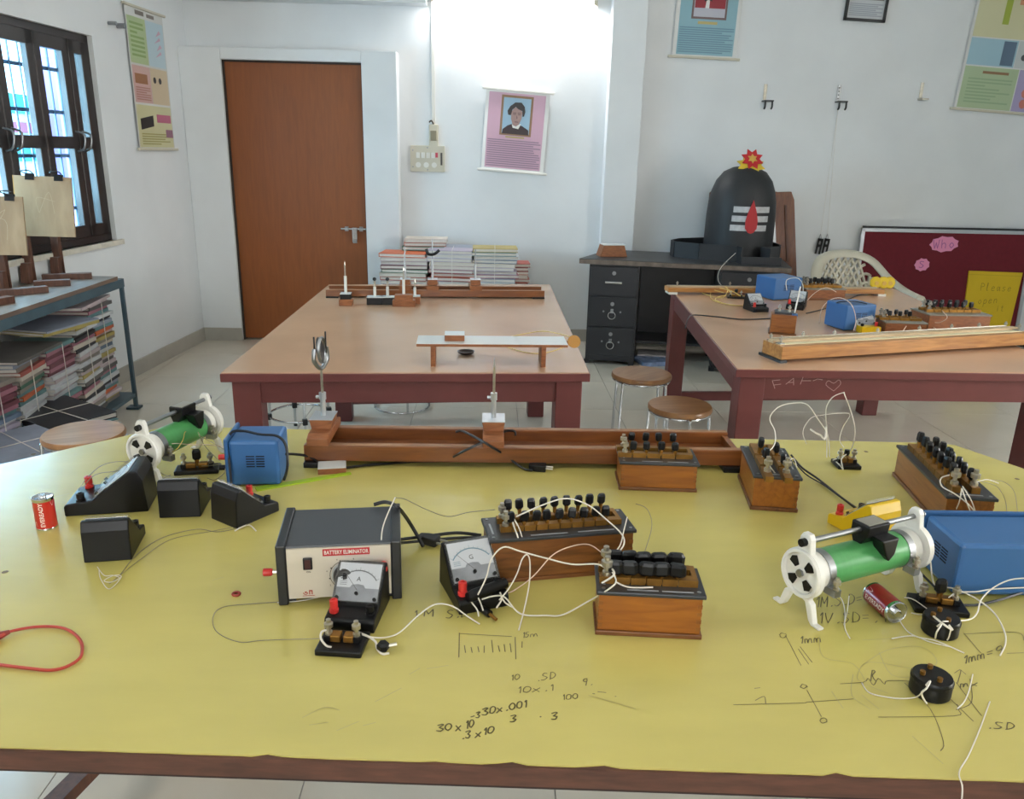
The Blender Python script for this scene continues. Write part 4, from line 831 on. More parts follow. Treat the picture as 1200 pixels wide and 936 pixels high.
# ================================================================== INSTRUMENTS
def terminal(par, x, y, z, m, h=.02, r=.0055, nm='terminal'):
    t = part(nm, G().lathe([(r*1.15, 0), (r*1.15, h*.25), (r*.8, h*.3), (r*.8, h*.36), (r, h*.4), (r, h*.97), (r*.55, h), (r*.5, h*.9)], (x, y, z), 12), m, par, smooth=35)
    return t
def post(par, x, y, z, m=None, s=1.0):
    return part('binding_post', G().lathe([(.0045*s, 0), (.0045*s, .004*s), (.0025*s, .005*s), (.0025*s, .009*s), (.0055*s, .010*s), (.0055*s, .015*s), (.003*s, .016*s), (.003*s, .020*s)], (x, y, z), 10), m or NICKEL, par, smooth=35)
# ---- desk meter: sloping dial in a black case; front looks along local -y
def meter(label, loc, rz, letter='A', s=1.0, case=None, big=True, W=.076, face=None, grp='moving coil desk meters', redx=-1, D=.100):
    o = thing('desk_meter', label, 'meter', loc, rz, grp); case = case or BLACK
    kd = D/.128; prof = [(y*kd, z) for y, z in [(0, 0), (0, .017), (.004, .021), (.043, .025), (.105, .072), (.116, .072), (.124, .055), (.128, 0)]]
    part('case', G().prism([(y*s, z*s) for y, z in prof], -W/2*s, W/2*s, lambda a, b, c: (c, a, b)), case, o, bev=.0022*s)
    # slope frame
    p0, p1 = Vector((0, .046*kd, .0275))*s, Vector((0, .106*kd, .073))*s; t = (p1-p0); L = t.length; an = math.atan2(t.z, t.y)
    f = thing('face', '', ''); del f['label']; del f['category']; f.parent = o; f.location = p0; f.rotation_euler = (an, 0, 0)
    w = W*s*.47
    part('dial', box(-w*.92, w*.92, L*.36, L*.96, .001, .0022*s), face or DIAL, f); part('dial_lower', box(-w*.92, w*.92, L*.04, L*.36, .001, .0024*s), DIALG, f)
    part('cover', box(-w, w, 0, L, .0005, .0062*s), CLEAR, f, bev=.001)
    if big:
        g = G(); c = (0, L*.28)
        g.ribbon([(c[0]+L*.52*math.cos(a), c[1]+L*.5*math.sin(a), .0027*s) for a in [R(q) for q in range(35, 146, 5)]], .0018*s)
        for k in range(11): a = R(35+11*k); g.ribbon([(c[0]+L*r_*math.cos(a), c[1]+L*.96*r_*math.sin(a), .0027*s) for r_ in (.53, .565 if k % 5 else .6)], .0005*s)
        for k in range(3): g.box(-w*.8, -w*.5, L*(.42+.04*k), L*(.43+.04*k), .0023*s, .0027*s)
        part('scale', g, PRINTB if letter == 'G' else mat('scale_grey', '#6a6c70', .5), f)
        text(letter, .010*s, INK, f, (0, L*.57, .0026*s))
        part('needle', G().ribbon([(0, L*.3, .0032*s), (-L*.33, L*.68, .0032*s)], .0006*s), INK, f)
        part('hub_cover', G().prism([(-.012*s, L*.36), (.012*s, L*.36), (.009*s, L*.43), (0, L*.45), (-.009*s, L*.43)], .0024*s, .003*s), DIALG, f)
    for x, y in ((0, .22), (-.82, .1), (.82, .1)): part('screw', G().cyl((w*x, L*y, .002*s), (w*x, L*y, .0066*s), .0028*s, 10), BLACK, f)
    terminal(o, redx*W*.36*s, .022*kd*s, .0222*s, RED, .021*s, .0062*s, 'red_terminal'); terminal(o, -redx*W*.36*s, .024*kd*s, .0222*s, BLACK, .014*s, .0062*s, 'black_terminal')
    return o
# ---- plug type resistance box; long side along local x, terminals at the -x end
def res_box(label, fit, h, nplug, wood_, zt=ZT, s=1.0, tall=True, panel=None, pl_=True, grp='plug resistance boxes', L=None, D=None, swap=False, wide=False):
    ctr, rz, w_, d_ = fit
    if swap: rz += math.pi/2; w_, d_ = d_, w_
    L = L or w_; D = D or d_
    o = thing('resistance_box', label, 'resistance box', (ctr.x, ctr.y, zt), rz, grp); hx, hy = L/2-.004, D/2-.004
    part('base_board', box(-hx-.003, hx+.003, -hy-.003, hy+.003, 0, .006*s), TEAKD, o, bev=.001)
    bd = part('box_body', box(-hx, hx, -hy, hy, .006*s, h-.006), wood_, o, bev=.001)
    g = G()
    for sx_ in (-1, 1):
        for k in range(4):
            z = .01*s+(h-.022)*k/4
            g.box(sx_*hx-(.0003 if sx_ > 0 else .0003), sx_*hx+.0003, -hy-.0003, -hy+.006, z, z+(h-.022)/8); g.box(sx_*(hx-.003)-.003, sx_*(hx-.003)+.003, -hy-.0003, -hy+.003, z, z+(h-.022)/8)
    part('dovetail', g, TEAK, bd)
    part('top_panel', box(-L/2, L/2, -D/2, D/2, h-.006, h), panel or EBON, o, bev=.0015)
    x0, x1 = -L*.33, L*.4; st = (x1-x0)/nplug; ry = min(.016*s, D*.19)
    bs = {}
    for r_, sy in enumerate((-1, 1)):
        yy = sy*ry+.004*s
        for k in range(nplug+1):
            bx = x0+st*(k-.5); e = st*.46
            part('brass_block', box(bx-e, bx+e, yy-.006*s, yy+.006*s, h, h+.009*s), BRASS, o)
        for k in range(nplug):
            up = (.007*s if (tall and sy > 0) else 0); xx = x0+st*k; q = link('plug', plug_mesh(s, wide), o, (xx, yy, h+.004*s+up-(.004*s if wide else 0)), (random.uniform(-.1, .1), random.uniform(-.1, .1), random.uniform(-.35, .35)))
    part('end_bar', box(x1-st*.04, x1-st*.04+.006*s, -ry-.002*s, ry+.010*s, h, h+.0086*s), BRASS, o)
    for sy in (-1, 1): post(o, x0-st*.5, sy*ry+.004*s, h+.009*s, s=1.2*s)
    g = G()
    for x_, n_ in ((-L*.22, .05), (L*.1, .05)): g.box(x_, x_+n_*s*L/.2, -D/2+.006*s, -D/2+.0085*s, h, h+.0003)
    g.box(-L/2+.008*s, -L/2+.011*s, -D*.25, D*.2, h, h+.0003)
    part('engraving', g, mat('engraved_white', '#9a9da2', .6), o)
    for sx_ in (-1, 1):
        for sy in (-1, 1): part('screw', G().cyl((sx_*(L/2-.008*s), sy*(D/2-.008*s), h), (sx_*(L/2-.008*s), sy*(D/2-.008*s), h+.001), .0025*s, 8), STEEL, o)
    return o
_pm = {}
def plug_mesh(s, wide=False):
    if (s, wide) not in _pm:
        g = G(); g.mi = 1; g.cyl((0, 0, 0), (0, 0, .011*s), .0028*s, 8, .0034*s); g.mi = 0
        w_, d_ = (.0105*s, .0050*s) if wide else (.0062*s, .0042*s); prof = [(.6, .010), (1, .013), (1, .023), (.75, .0265)]
        vs = []
        for f, z in prof: vs += [(w_*f*cx_, d_*f*cy_, z*s) for cx_, cy_ in ((-1, -.5), (-.6, -1), (.6, -1), (1, -.5), (1, .5), (.6, 1), (-.6, 1), (-1, .5))]
        fs = [tuple(range(7, -1, -1)), tuple(range(24, 32))]+[(i*8+j, i*8+(j+1) % 8, (i+1)*8+(j+1) % 8, (i+1)*8+j) for i in range(3) for j in range(8)]
        g.add(vs, fs); _pm[(s, wide)] = g.mesh('plug', [BLACK, BRASS])
    return _pm[(s, wide)]
# ---- rheostat: tube on two white frames; axis along local x, near end at x=0
def rheostat(label, near, rz, Ln, slider, z0=ZT):
    o = thing('rheostat', label, 'rheostat', (near.x, near.y, z0), rz, 'sliding rheostats'); ch = .068; rt_ = .0275
    part('tube', G().cyl((.03, 0, ch), (Ln-.03, 0, ch), rt_, 28), GREEN, o, smooth=40)
    for a_, b_ in ((.012, .03), (Ln-.03, Ln-.012)): part('end_cap', G().cyl((a_, 0, ch), (b_, 0, ch), rt_*1.0, 24), WHITEP, o, smooth=40)
    for x in (.034, Ln-.034):
        bd = part('band', G().cyl((x-.006, 0, ch), (x+.006, 0, ch), rt_*1.04, 24), STEEL, o, smooth=40)
        part('clamp', box(x-.006, x+.006, -rt_*1.0-.012, -rt_*.7, ch-rt_*.95, ch-rt_*.55), STEEL, bd); post(bd, x, -rt_-.008, ch-rt_*.6, s=1.0)
    for e, x in enumerate((0, Ln)):
        s_ = 1 if e == 0 else -1; fr = thing('end_frame', '', ''); del fr['label']; del fr['category']; fr.parent = o; fr.location = (x, 0, 0)
        t0, t1 = (0, .010) if e == 0 else (-.010, 0)
        ring = [(.037*math.cos(k*math.pi/16), .037*math.sin(k*math.pi/16)) for k in range(32)]
        part('disc', G().prism(ring, t0+.001, t1-.001, lambda a, b, c: (c, a, ch+b)), WHITEP, fr, smooth=40)
        rimg = G().tube([(t0 if e == 0 else t1, .033*math.cos(k*math.pi/16), ch+.033*math.sin(k*math.pi/16)) for k in range(32)], .004, 6, True); part('disc_rim', rimg, WHITEP, fr, smooth=60)
        for k in range(4):
            a0 = R(45+90*k); hp = [(.012, -.3), (.025, -.32), (.027, 0), (.025, .32), (.012, .3)]
            xx = -.0006 if e == 0 else .0006
            part('opening', G().prism([(r_*math.cos(a0+q), r_*math.sin(a0+q)) for r_, q in hp], xx-.0006, xx+.0014, lambda a, b, c: (c if e == 0 else c, a, ch+b)), BLACK, fr)
        part('nut', G().cyl((-.004 if e == 0 else .004, 0, ch), (0, 0, ch), .006, 6), STEEL, fr)
        for sy in (-1, 1):
            lgp = [(sy*.030, ch-.010), (sy*.020, ch-.034), (sy*.026, .030), (sy*.034, .004), (sy*.046, .004), (sy*.046, 0), (sy*.030, 0), (sy*.024, .006), (sy*.014, .030), (sy*.006, ch-.036)]
            if sy < 0: lgp = lgp[::-1]
            part('leg', G().prism(lgp, t0, t1, lambda a, b, c: (c, a, b)), WHITEP, fr, bev=.0015)
        part('ear', G().prism([(-.014, ch+.030), (.014, ch+.030), (.010, ch+.055), (.006, ch+.062), (-.006, ch+.062), (-.010, ch+.055)], t0, t1, lambda a, b, c: (c, a, b)), WHITEP, fr, bev=.0015)
        part('rod_nut', G().cyl((x*0-.008*s_, 0, ch+.049), (.002*s_, 0, ch+.049), .006, 10), BLACK, fr, smooth=40)
    part('slide_rod', G().cyl((-.004, 0, ch+.049), (Ln+.012, 0, ch+.049), .0042, 10), STEEL, o, smooth=40)
    xs = Ln*slider; sl = part('slider', G().prism([(-.016, ch+.058), (.016, ch+.058), (.016, ch+.040), (.010, ch+.026), (.004, ch+.024), (-.004, ch+.026), (-.014, ch+.040)], xs-.022, xs+.022, lambda a, b, c: (c, a, b)), BLACK, o, bev=.002)
    part('slider_tongue', G().prism([(xs-.012, ch+.042), (xs+.022, ch+.042), (xs+.018, ch+.016), (xs+.008, ch+.006), (xs, ch+.016)], -.034, -.012, lambda a, b, c: (a, c, b)), BLACK, sl, bev=.002)
    part('slider_label', box(xs-.018, xs+.018, -.012, .012, ch+.058, ch+.0588), mat('slider_silver', '#a8a59a', .3, .5), sl)
    return o
# ---- plug key on a black base
def plug_key(label, c, rz, L=.06, D=.04, z0=ZT, plug=True, base=None, grp='plug keys'):
    o = thing('plug_key', label, 'key', (c.x, c.y, z0), rz, grp)
    part('base', box(-L/2, L/2, -D/2, D/2, 0, .009), base or BLACK, o, bev=.002)
    for sx_ in (-1, 1):
        part('brass_block', box(sx_*L*.14-L*.11, sx_*L*.14+L*.11, -.006, .008, .009, .019), BRASS, o, bev=.0015); part('side_clamp', box(sx_*L*.32-.004, sx_*L*.32+.004, -.006, .008, .009, .017), BLACK, o)
        post(o, sx_*L*.3, .001, .017, s=1.1)
    if plug: link('plug', plug_mesh(1.3), o, (0, .001, .012), (0, 0, .3))
    return o
# ---- blue plastic power box; front panel is a flange on one side
def blue_box(label, loc, rz, W, D, h, flange='x-', vents='y-', grp='blue battery eliminators'):
    o = thing('power_box', label, 'power box', loc, rz, grp); t = .95
    def loft(x0, x1, y0, y1, z0, z1, ix, iy):
        return G().add([(x0, y0, z0), (x1, y0, z0), (x1, y1, z0), (x0, y1, z0), (x0+ix, y0+iy, z1), (x1-ix, y0+iy, z1), (x1-ix, y1-iy, z1), (x0+ix, y1-iy, z1)], [(0, 3, 2, 1), (4, 5, 6, 7), (0, 1, 5, 4), (1, 2, 6, 5), (2, 3, 7, 6), (3, 0, 4, 7)])
    part('case', loft(-W/2, W/2, -D/2, D/2, .003, h, 0, 0), BLUE, o, bev=.006)
    if flange == 'x-': part('front_panel', box(-W/2-.007, -W/2, -D/2-.005, D/2+.005, 0, h+.006), BLUED, o, bev=.003)
    if flange == 'y+': part('front_panel', box(-W/2-.006, W/2+.006, D/2, D/2+.006, 0, h+.006), BLUED, o, bev=.003)
    for x in (-W*.4, W*.4): part('foot', box(x-.006, x+.006, -D*.4, D*.4, 0, .004), BLACKR, o)
    for col in range(2):
        for k in range(5):
            z = h*.66-k*h*.055
            if vents == 'y-': part('vent_slot', box(-W*.16+col*W*.2, -W*.16+col*W*.2+W*.17, -D/2-.0005, -D/2+.0015, z, z+h*.026), VENT, o)
            if vents == 'x-': part('vent_slot', box(-W/2-.0005, -W/2+.0015, -D*.2+col*D*.2, -D*.2+col*D*.2+D*.17, z, z+h*.026), VENT, o)
            if vents == 'x+': part('vent_slot', box(W/2-.0015, W/2+.0005, -D*.2+col*D*.2, -D*.2+col*D*.2+D*.17, z, z+h*.026), VENT, o)
    return o
# ---- dry cell
def cell(label, loc, rot, m, mirror=False):
    o = thing('dry_cell', label, 'battery', loc, rot=rot, group='red dry cells'); r, h = .0165, .0575
    part('jacket', G().lathe([(r, .002), (r, h-.002)], (0, 0, 0), 28), m, o, smooth=40)
    part('bottom_rim', G().lathe([(r*.92, 0), (r*1.01, .0006), (r*1.01, .003), (r, .0035)], (0, 0, 0), 28), CHROME, o, smooth=40)
    part('top_rim', G().lathe([(r, h-.006), (r*1.02, h-.005), (r*1.02, h-.0005), (r*.95, h), (r*.85, h-.001)], (0, 0, 0), 28), CHROME, o, smooth=40)
    part('contact', G().lathe([(r*.4, h-.003), (r*.33, h+.0025), (r*.3, h+.003)], (0, 0, 0), 16), CHROME, o, smooth=40)
    # lettering wrapped round the jacket
    cu = bpy.data.curves.new('t', 'FONT'); cu.body = 'EVEREADY'; cu.size = .0092; cu.align_x = 'CENTER'; cu.align_y = 'CENTER'; cu.offset = .0002
    t = bpy.data.objects.new('t', cu); COL.objects.link(t); me = bpy.data.meshes.new_from_object(t.evaluated_get(bpy.context.evaluated_depsgraph_get())); bpy.data.objects.remove(t)
    for v in me.vertices:
        x, y, _ = v.co; a = -R(90)+(-y if not mirror else -y)/r; rr = r+.00025; v.co = (rr*math.cos(a), rr*math.sin(a), h*.5+x)
    me.materials.clear(); me.materials.append(mat('cell_white', '#e8dcd6', .4)); link('lettering', me, o)
    g = G()
    for a0, z_ in ((-.95, .1), (.95, .9)):
        pts = [(-R(90)+a0+k*.06, h*(z_+(.16 if z_ < .5 else -.16)*math.sin(k*.5))) for k in range(7)]
        for (a_, z0_), (b_, z1_) in zip(pts, pts[1:]): g.quad(((r+.0002)*math.cos(a_), (r+.0002)*math.sin(a_), z0_), ((r+.0002)*math.cos(b_), (r+.0002)*math.sin(b_), z1_), ((r+.0002)*math.cos(b_), (r+.0002)*math.sin(b_), z1_+.0015), ((r+.0002)*math.cos(a_), (r+.0002)*math.sin(a_), z0_+.0015))
    part('swash', g, MATS['cell_white'], o)
    return o
# ================================================================== ON THE YELLOW TABLE
res_box('longest nine plug wooden resistance box behind the galvanometer', quadfit((563, 606), (574, 634), (746, 620), (728, 596), ZT+.075), .075, 9, TEAKD)
res_box('orange wooden resistance box in front, with black plugs crowded together', quadfit((697, 660), (699, 693), (829, 699), (817, 665), ZT+.068), .068, 5, TEAKO, s=1.15, tall=False, wide=True)
res_box('honey wooden resistance box standing before the long optical bench', quadfit((724, 524), (725, 542), (818, 543), (812, 524), ZT+.060), .060, 4, TEAKO, s=1.05)
res_box('small wooden resistance box seen end on at the optical bench end', quadfit((871, 522), (880, 558), (937, 559), (923, 525), ZT+.070), .070, 2, TEAKO, swap=True, s=1.2)
res_box('long wooden resistance box seen end on at the right table edge', quadfit((1063, 523), (1098, 581), (1157, 583), (1111, 523), ZT+.068), .068, 7, TEAK, swap=True, s=1.25)
# battery eliminator
ctr, rz, w_, d_ = quadfit((336, 594), (323, 640), (469, 634), (468, 589), ZT+.095)
el = thing('battery_eliminator', 'grey and black battery eliminator with silver front panel', 'power supply', (ctr.x, ctr.y, ZT), rz)
W, D, h = w_, d_, .095
part('case', box(-W/2+.012, W/2-.012, -D/2+.004, D/2-.004, .008, h-.003), GREYM, el, bev=.002)
for s_ in (-1, 1): part('side_cheek', G().prism([(-D/2, 0), (D/2, 0), (D/2, h), (-D/2, h)], s_*(W/2-.006)-.007, s_*(W/2-.006)+.007, lambda a, b, c: (c, a, b)), CHARC, el, bev=.002)
fp = part('front_plate', box(-W/2+.014, W/2-.014, -D/2+.001, -D/2+.004, .010, h-.006), STEELP, el)
RX = (R(90), 0, 0); yf = -D/2+.001
part('name_plate', box(-W*.13, W*.25, yf-.0006, yf, h-.019, h-.008), mat('label_red', '#b3242c', .35), fp, bev=.0004)
text('BATTERY ELIMINATOR', .0085, WHITEP, fp, (W*.06, yf-.0009, h-.0136), RX, bold=.00015, sx=.72)
part('rocker_switch', box(-W*.29, -W*.215, yf-.004, yf, h-.038, h-.020), BLACK, fp, bev=.001); part('rocker_red', box(-W*.275, -W*.23, yf-.0046, yf-.003, h-.036, h-.022), mat('switch_dark_red', '#3a0e10', .3), fp)
text('ON', .004, INK, fp, (-W*.25, yf-.0004, h-.043), RX)
kx, kz = W*.05, h*.47
part('dial_plate', G().lathe([(.0205, 0), (.0205, .0008)], (kx, yf, kz), 32, Matrix.Rotation(R(90), 4, 'X')), ALU, fp)
kb = part('selector_knob', G().lathe([(.0175, 0), (.0175, .006), (.0155, .010), (.0145, .016), (.012, .017)], (kx, yf-.0008, kz), 24, Matrix.Rotation(R(90), 4, 'X')), BLACK, fp, smooth=35)
part('knob_grip', box(kx-.003, kx+.003, yf-.022, yf-.014, kz-.013, kz+.013), BLACK, kb, bev=.001)
g = G()
for k in range(8): a = R(-60+42*k); g.cyl((kx+.0235*math.cos(a), yf-.0005, kz+.0235*math.sin(a)), (kx+.0235*math.cos(a), yf, kz+.0235*math.sin(a)), .0011, 6)
g.tube([(kx+.0225*math.cos(R(q)), yf-.0002, kz+.0225*math.sin(R(q))) for q in range(-60, 241, 12)], .0004, 4); part('tick_dots', g, INK, fp)
for k, c_ in enumerate(('2', '4', '6', '8', '9', '12')): a = R(215-50*k); text(c_, .0036, INK, fp, (kx+.0275*math.cos(a), yf-.0004, kz+.0275*math.sin(a)), RX)
text('SELECTOR', .005, INK, fp, (kx+.006, yf-.0004, .017), RX); 
lgx = -W*.25; g = G(); g.tube([(lgx-.006+.003*math.cos(R(q)), yf-.0003, .019+.003*math.sin(R(q))) for q in range(180, 361, 20)], .0006, 4); g.box(lgx-.007, lgx-.004, yf-.0006, yf, .0185, .0205); g.box(lgx-.001, lgx+.0005, yf-.0006, yf, .016, .022); g.box(lgx+.0025, lgx+.004, yf-.0006, yf, .016, .022); g.box(lgx-.001, lgx+.004, yf-.0006, yf, .021, .0225); g.box(lgx-.010, lgx+.007, yf-.0004, yf, .0135, .0142)
part('maker_mark', g, mat('mark_red', '#b0453c', .5), fp)
g = G().lathe([(.005, 0), (.0058, .003), (.0058, .016), (.004, .0165), (.0035, .012)], (W*.36, yf, h-.036), 12, Matrix.Rotation(R(90), 4, 'X')); part('red_terminal', g, RED, fp, smooth=35)
g = G().lathe([(.0045, 0), (.0058, .003), (.0058, .013), (.004, .014)], (-W/2-.012, -D/2+.035, .036), 12, Matrix.Rotation(R(-90), 4, 'Y')); part('red_terminal', g, RED, el, smooth=35)
part('terminal_stem', G().cyl((-W/2-.013, -D/2+.035, .036), (-W/2+.002, -D/2+.035, .036), .003, 8), NICKEL, el)
for x in (-W*.42, W*.42): part('foot', box(x-.008, x+.008, -D*.42, D*.42, 0, .008), BLACKR, el)
ELM = el.matrix_basis.copy()
# meters
def atbase(px, py): return T(px, py)
def front_center(fl_p, fr_p):
    a, b = T(*fl_p), T(*fr_p); return (a+b)/2, ang(a, b)
c, a = front_center((378, 744), (441, 741)); meter('black ammeter with white dial in front of the battery eliminator', (T(382, 737)+T(437, 744))/2, R(-7), 'A', .92, D=.096)
c, a = front_center((546, 727), (598, 710)); meter('black galvanometer turned left beside the longest resistance box', c+Vector((-.006, .006, 0)), R(20), 'G', 1.0, redx=-1)
# others: facing away or sideways
def meter_back(label, bl_p, br_p, turn, s=.95, letter='A', case=None):
    a, b = T(*bl_p), T(*br_p); m = (a+b)/2; t = ang(a, b)+turn; n_ = Vector((-math.sin(t), math.cos(t), 0))
    return meter(label, m+n_*.100*s, t+math.pi, letter, s, redx=1, case=case)
meter_back('black desk meter showing its plain back, nearest the red cell', (98, 660), (155, 656), 0, .93)
meter_back('black desk meter showing its back below the left rheostat', (185, 607), (237, 606), R(2), .93)
meter_back('black desk meter turned half right beside the blue power box', (246, 608), (279, 620), R(-3), .93)
# the one lying sideways, dial toward the left
pc = T(77, 606); meter('black desk meter seen from the side, dial facing the left', T(82, 594)+Vector((.004, .0, 0)), R(-80), 'V', 1.08, D=.128)
meter_back('yellow cased desk meter behind the right rheostat', (1012, 640), (1058, 629), 0, .95, 'V', mat('yellow_case', '#d9b312', .35))
cell('red dry cell standing upright at the left of the table', T(51, 621)+Vector((0, .012, 0)), (0, 0, R(12)), REDB)
p0, p1 = T(1022, 694, .0165), T(1054, 706, .0165); ca = ang(p0, p1)
cell('dark red dry cell lying on its side before the right rheostat', (p0.x, p0.y, ZT+.0171), (R(35), R(90), ca), REDD)
# rheostats
rheostat('green rheostat with white end frames near the right of the table', (T(945, 733)+T(918, 708))/2, R(23.5), .228, .56)
rheostat('green rheostat with white end frames behind the left meters', (T(186, 575)+T(158, 560))/2, R(72), .2, .62)
# blue boxes
c = T(300, 571); bbx = blue_box('small blue power box with black cord on top, left of bench', (c.x-.003, c.y+.05, ZT), R(3), .094, .095, .094, 'x-', 'y-')
terminal(bbx, 0, 0, 0, RED).matrix_basis = Matrix.Translation((-.054, -.02, .052)) @ Matrix.Rotation(R(-90), 4, 'Y'); terminal(bbx, 0, 0, 0, BLACK, nm='black_terminal').matrix_basis = Matrix.Translation((-.054, -.02, .03)) @ Matrix.Rotation(R(-90), 4, 'Y')
c = T(1118, 701); blue_box('large blue power box cut by the right photo edge', (c.x+.095, c.y+.055, ZT), R(-1), .19, .105, .088, 'y+', 'x-')
# ---- optical bench
a, b = T(357, 546), T(868, 552); m = (a+b)/2; L = (b-a).length; bz_ = ang(a, b)
ob_ = thing('optical_bench', 'long wooden optical bench across the yellow table', 'optical bench', (m.x, m.y, ZT), bz_)
for nm, y0_, y1_ in (('front_rail', 0, .018), ('rear_rail', .112, .13)):
    rl = part(nm, box(-L/2, L/2, y0_, y1_, .012, .046), BENCHW, ob_, bev=.0015); part('worn_top', box(-L/2+.002, L/2-.002, y0_+.002, y1_-.002, .046, .0468), BENCHT, rl)
part('bed', box(-L/2+.01, L/2-.01, .016, .114, .012, .02), BENCHW, ob_)
for s_ in (-1, 1):
    part('foot', box(s_*(L/2-.02)-.02, s_*(L/2-.02)+.02, -.012, .14, 0, .012), BLACK, ob_, bev=.002); part('end_block', box(s_*(L/2-.008)-.006, s_*(L/2-.008)+.006, .018, .112, .02, .04), BENCHW, ob_)
def rider(label, x, tall, top=None, s=1.0):
    M0 = ob_.matrix_basis; p = M0 @ Vector((x, .065, .0469)); o = thing('bench_rider', label, 'rider', p, bz_, 'riders on the optical bench')
    part('saddle', G().prism([(-.072, 0), (.072, 0), (.072, .016), (.055, .022), (-.055, .022), (-.072, .016)], -.022*s, .022*s, lambda q, z, c: (c, q, z)), BLOCKW, o, bev=.0015)
    part('block', G().prism([(-.018, .022), (.018, .022), (.022, .042), (-.022, .042)], -.03*s, .03*s, lambda q, z, c: (q*1.1, c, z)), BLOCKW, o, bev=.001)
    part('cap_plate', box(-.024, .024, -.03*s, .03*s, .042, .0435), ALU, o)
    tb_ = part('tube', G().cyl((0, 0, .042), (0, 0, .042+tall*.45), .0055, 10), ALU, o, smooth=40); part('clamp_screw', G().cyl((-.014, 0, .04+tall*.42), (.006, 0, .04+tall*.42), .0035, 8), CHROME, tb_, smooth=40); part('collar', G().cyl((0, 0, .035+tall*.42), (0, 0, .05+tall*.42), .0075, 10), ALU, tb_)
    part('rod', G().cyl((0, 0, .04+tall*.4), (0, 0, .042+tall), .0028, 8), NICKEL, o, smooth=40)
    return o
xl = (ob_.matrix_basis.inverted() @ T(383, 505, .046)).x; xr = (ob_.matrix_basis.inverted() @ T(578, 512, .046)).x
o = rider('rider holding a clamped lens mount at the left end of the bench', xl, .105, s=1.0)
hz = .15
g = G(); g.tube([(.012*math.cos(R(q))*1.1, -.004, hz+.036+.026*math.sin(R(q))) for q in range(0, 360, 20)], .0035, 6, True); part('lens_ring', g, STEEL, o, smooth=60, rot=(0, 0, R(70)))
part('fork', G().tube(catmull([(-.015, 0, hz+.04), (-.017, 0, hz+.015), (0, 0, hz-.004), (.017, 0, hz+.015), (.015, 0, hz+.04)], 4), .0045, 6), STEEL, o, smooth=60, rot=(0, 0, R(50)))
part('disc_lens', G().lathe([(.0115, -.002), (.0125, 0), (.0115, .002)], (0, 0, hz+.036), 16, Matrix.Rotation(R(70), 4, 'Z') @ Matrix.Rotation(R(80), 4, 'X') @ Matrix.Diagonal((1.0, 2.2, 1, 1))), mat('lens_grey', '#4d4a4a', .35, .2), o)
for s_ in (-1, 1): part('needle', G().cyl((s_*.012, 0, hz+.03), (s_*.012, 0, hz+.075-.012*(s_ < 0)), .0018, 6), CHARC, o)
o = rider('rider holding a pointed needle near the middle of the bench', xr, .115)
part('needle_tip', G().cyl((0, 0, .155), (0, 0, .175), .0028, 8, .0004), NICKEL, o)
# white topped small block, green strip
c = T(387, 556); o = thing('wooden_block', 'small white topped wooden block in front of the optical bench', 'block', (c.x, c.y+.022, ZT), R(10))
part('body', box(-.028, .028, -.02, .02, 0, .012), BLOCKW, o, bev=.001); part('top_sheet', box(-.028, .028, -.02, .02, .012, .0135), WLAM, o)
u, v = T(300, 574), T(411, 555); nn = Vector((-(v-u).y, (v-u).x, 0)).normalized()*.009
tag(part('green_ruler', G().prism([((u-nn).x, (u-nn).y), ((v-nn*.5).x, (v-nn*.5).y), ((v+nn*.5).x, (v+nn*.5).y), ((u+nn).x, (u+nn).y)], ZT, ZT+.003), GREENS), 'thin green plastic ruler lying behind the battery eliminator', 'ruler')
# keys
plug_key('black based plug key in front of the ammeter', T(402, 757), R(-6), .062, .05, plug=False)
plug_key('black plug key base under the end of the left rheostat', T(232, 552), R(10), .085, .04)
plug_key('black plug key beside the lying dry cell', T(1098, 712), R(-12), .075, .045)
k_ = plug_key('small black tapping key with looped wires behind', T(991, 546), R(-2), .05, .045, plug=False)
part('lever', G().box(-.004, .004, -.018, .012, .022, .024), BRASS, k_); part('lever_knob', G().lathe([(.004, 0), (.006, .004), (.005, .012)], (0, .004, .024), 10), BLACK, k_)
def round_key(label, c, r=.024):
    o = thing('round_key', label, 'key', (c.x, c.y, ZT), R(20), 'plug keys')
    part('body', G().lathe([(r*.94, 0), (r, .002), (r, .022), (r*.95, .025)], (0, 0, 0), 28), BLACK, o, smooth=35); part('rim', G().lathe([(r*1.03, .018), (r*1.03, .0215)], (0, 0, 0), 28), BLACK, o)
    for x, y in ((-.45, .25), (.35, .5), (-.1, -.5)):
        part('terminal', G().cyl((r*x, r*y, .025), (r*x, r*y, .030), .0032, 10), BRASS, o, smooth=40)
    return o
round_key('round black two terminal key lying on the pencil sketch', T(1094, 817)+Vector((0, .01, 0))); round_key('round black key tied with white wire beside the plug key', T(1105, 745)+Vector((0, .01, 0)))
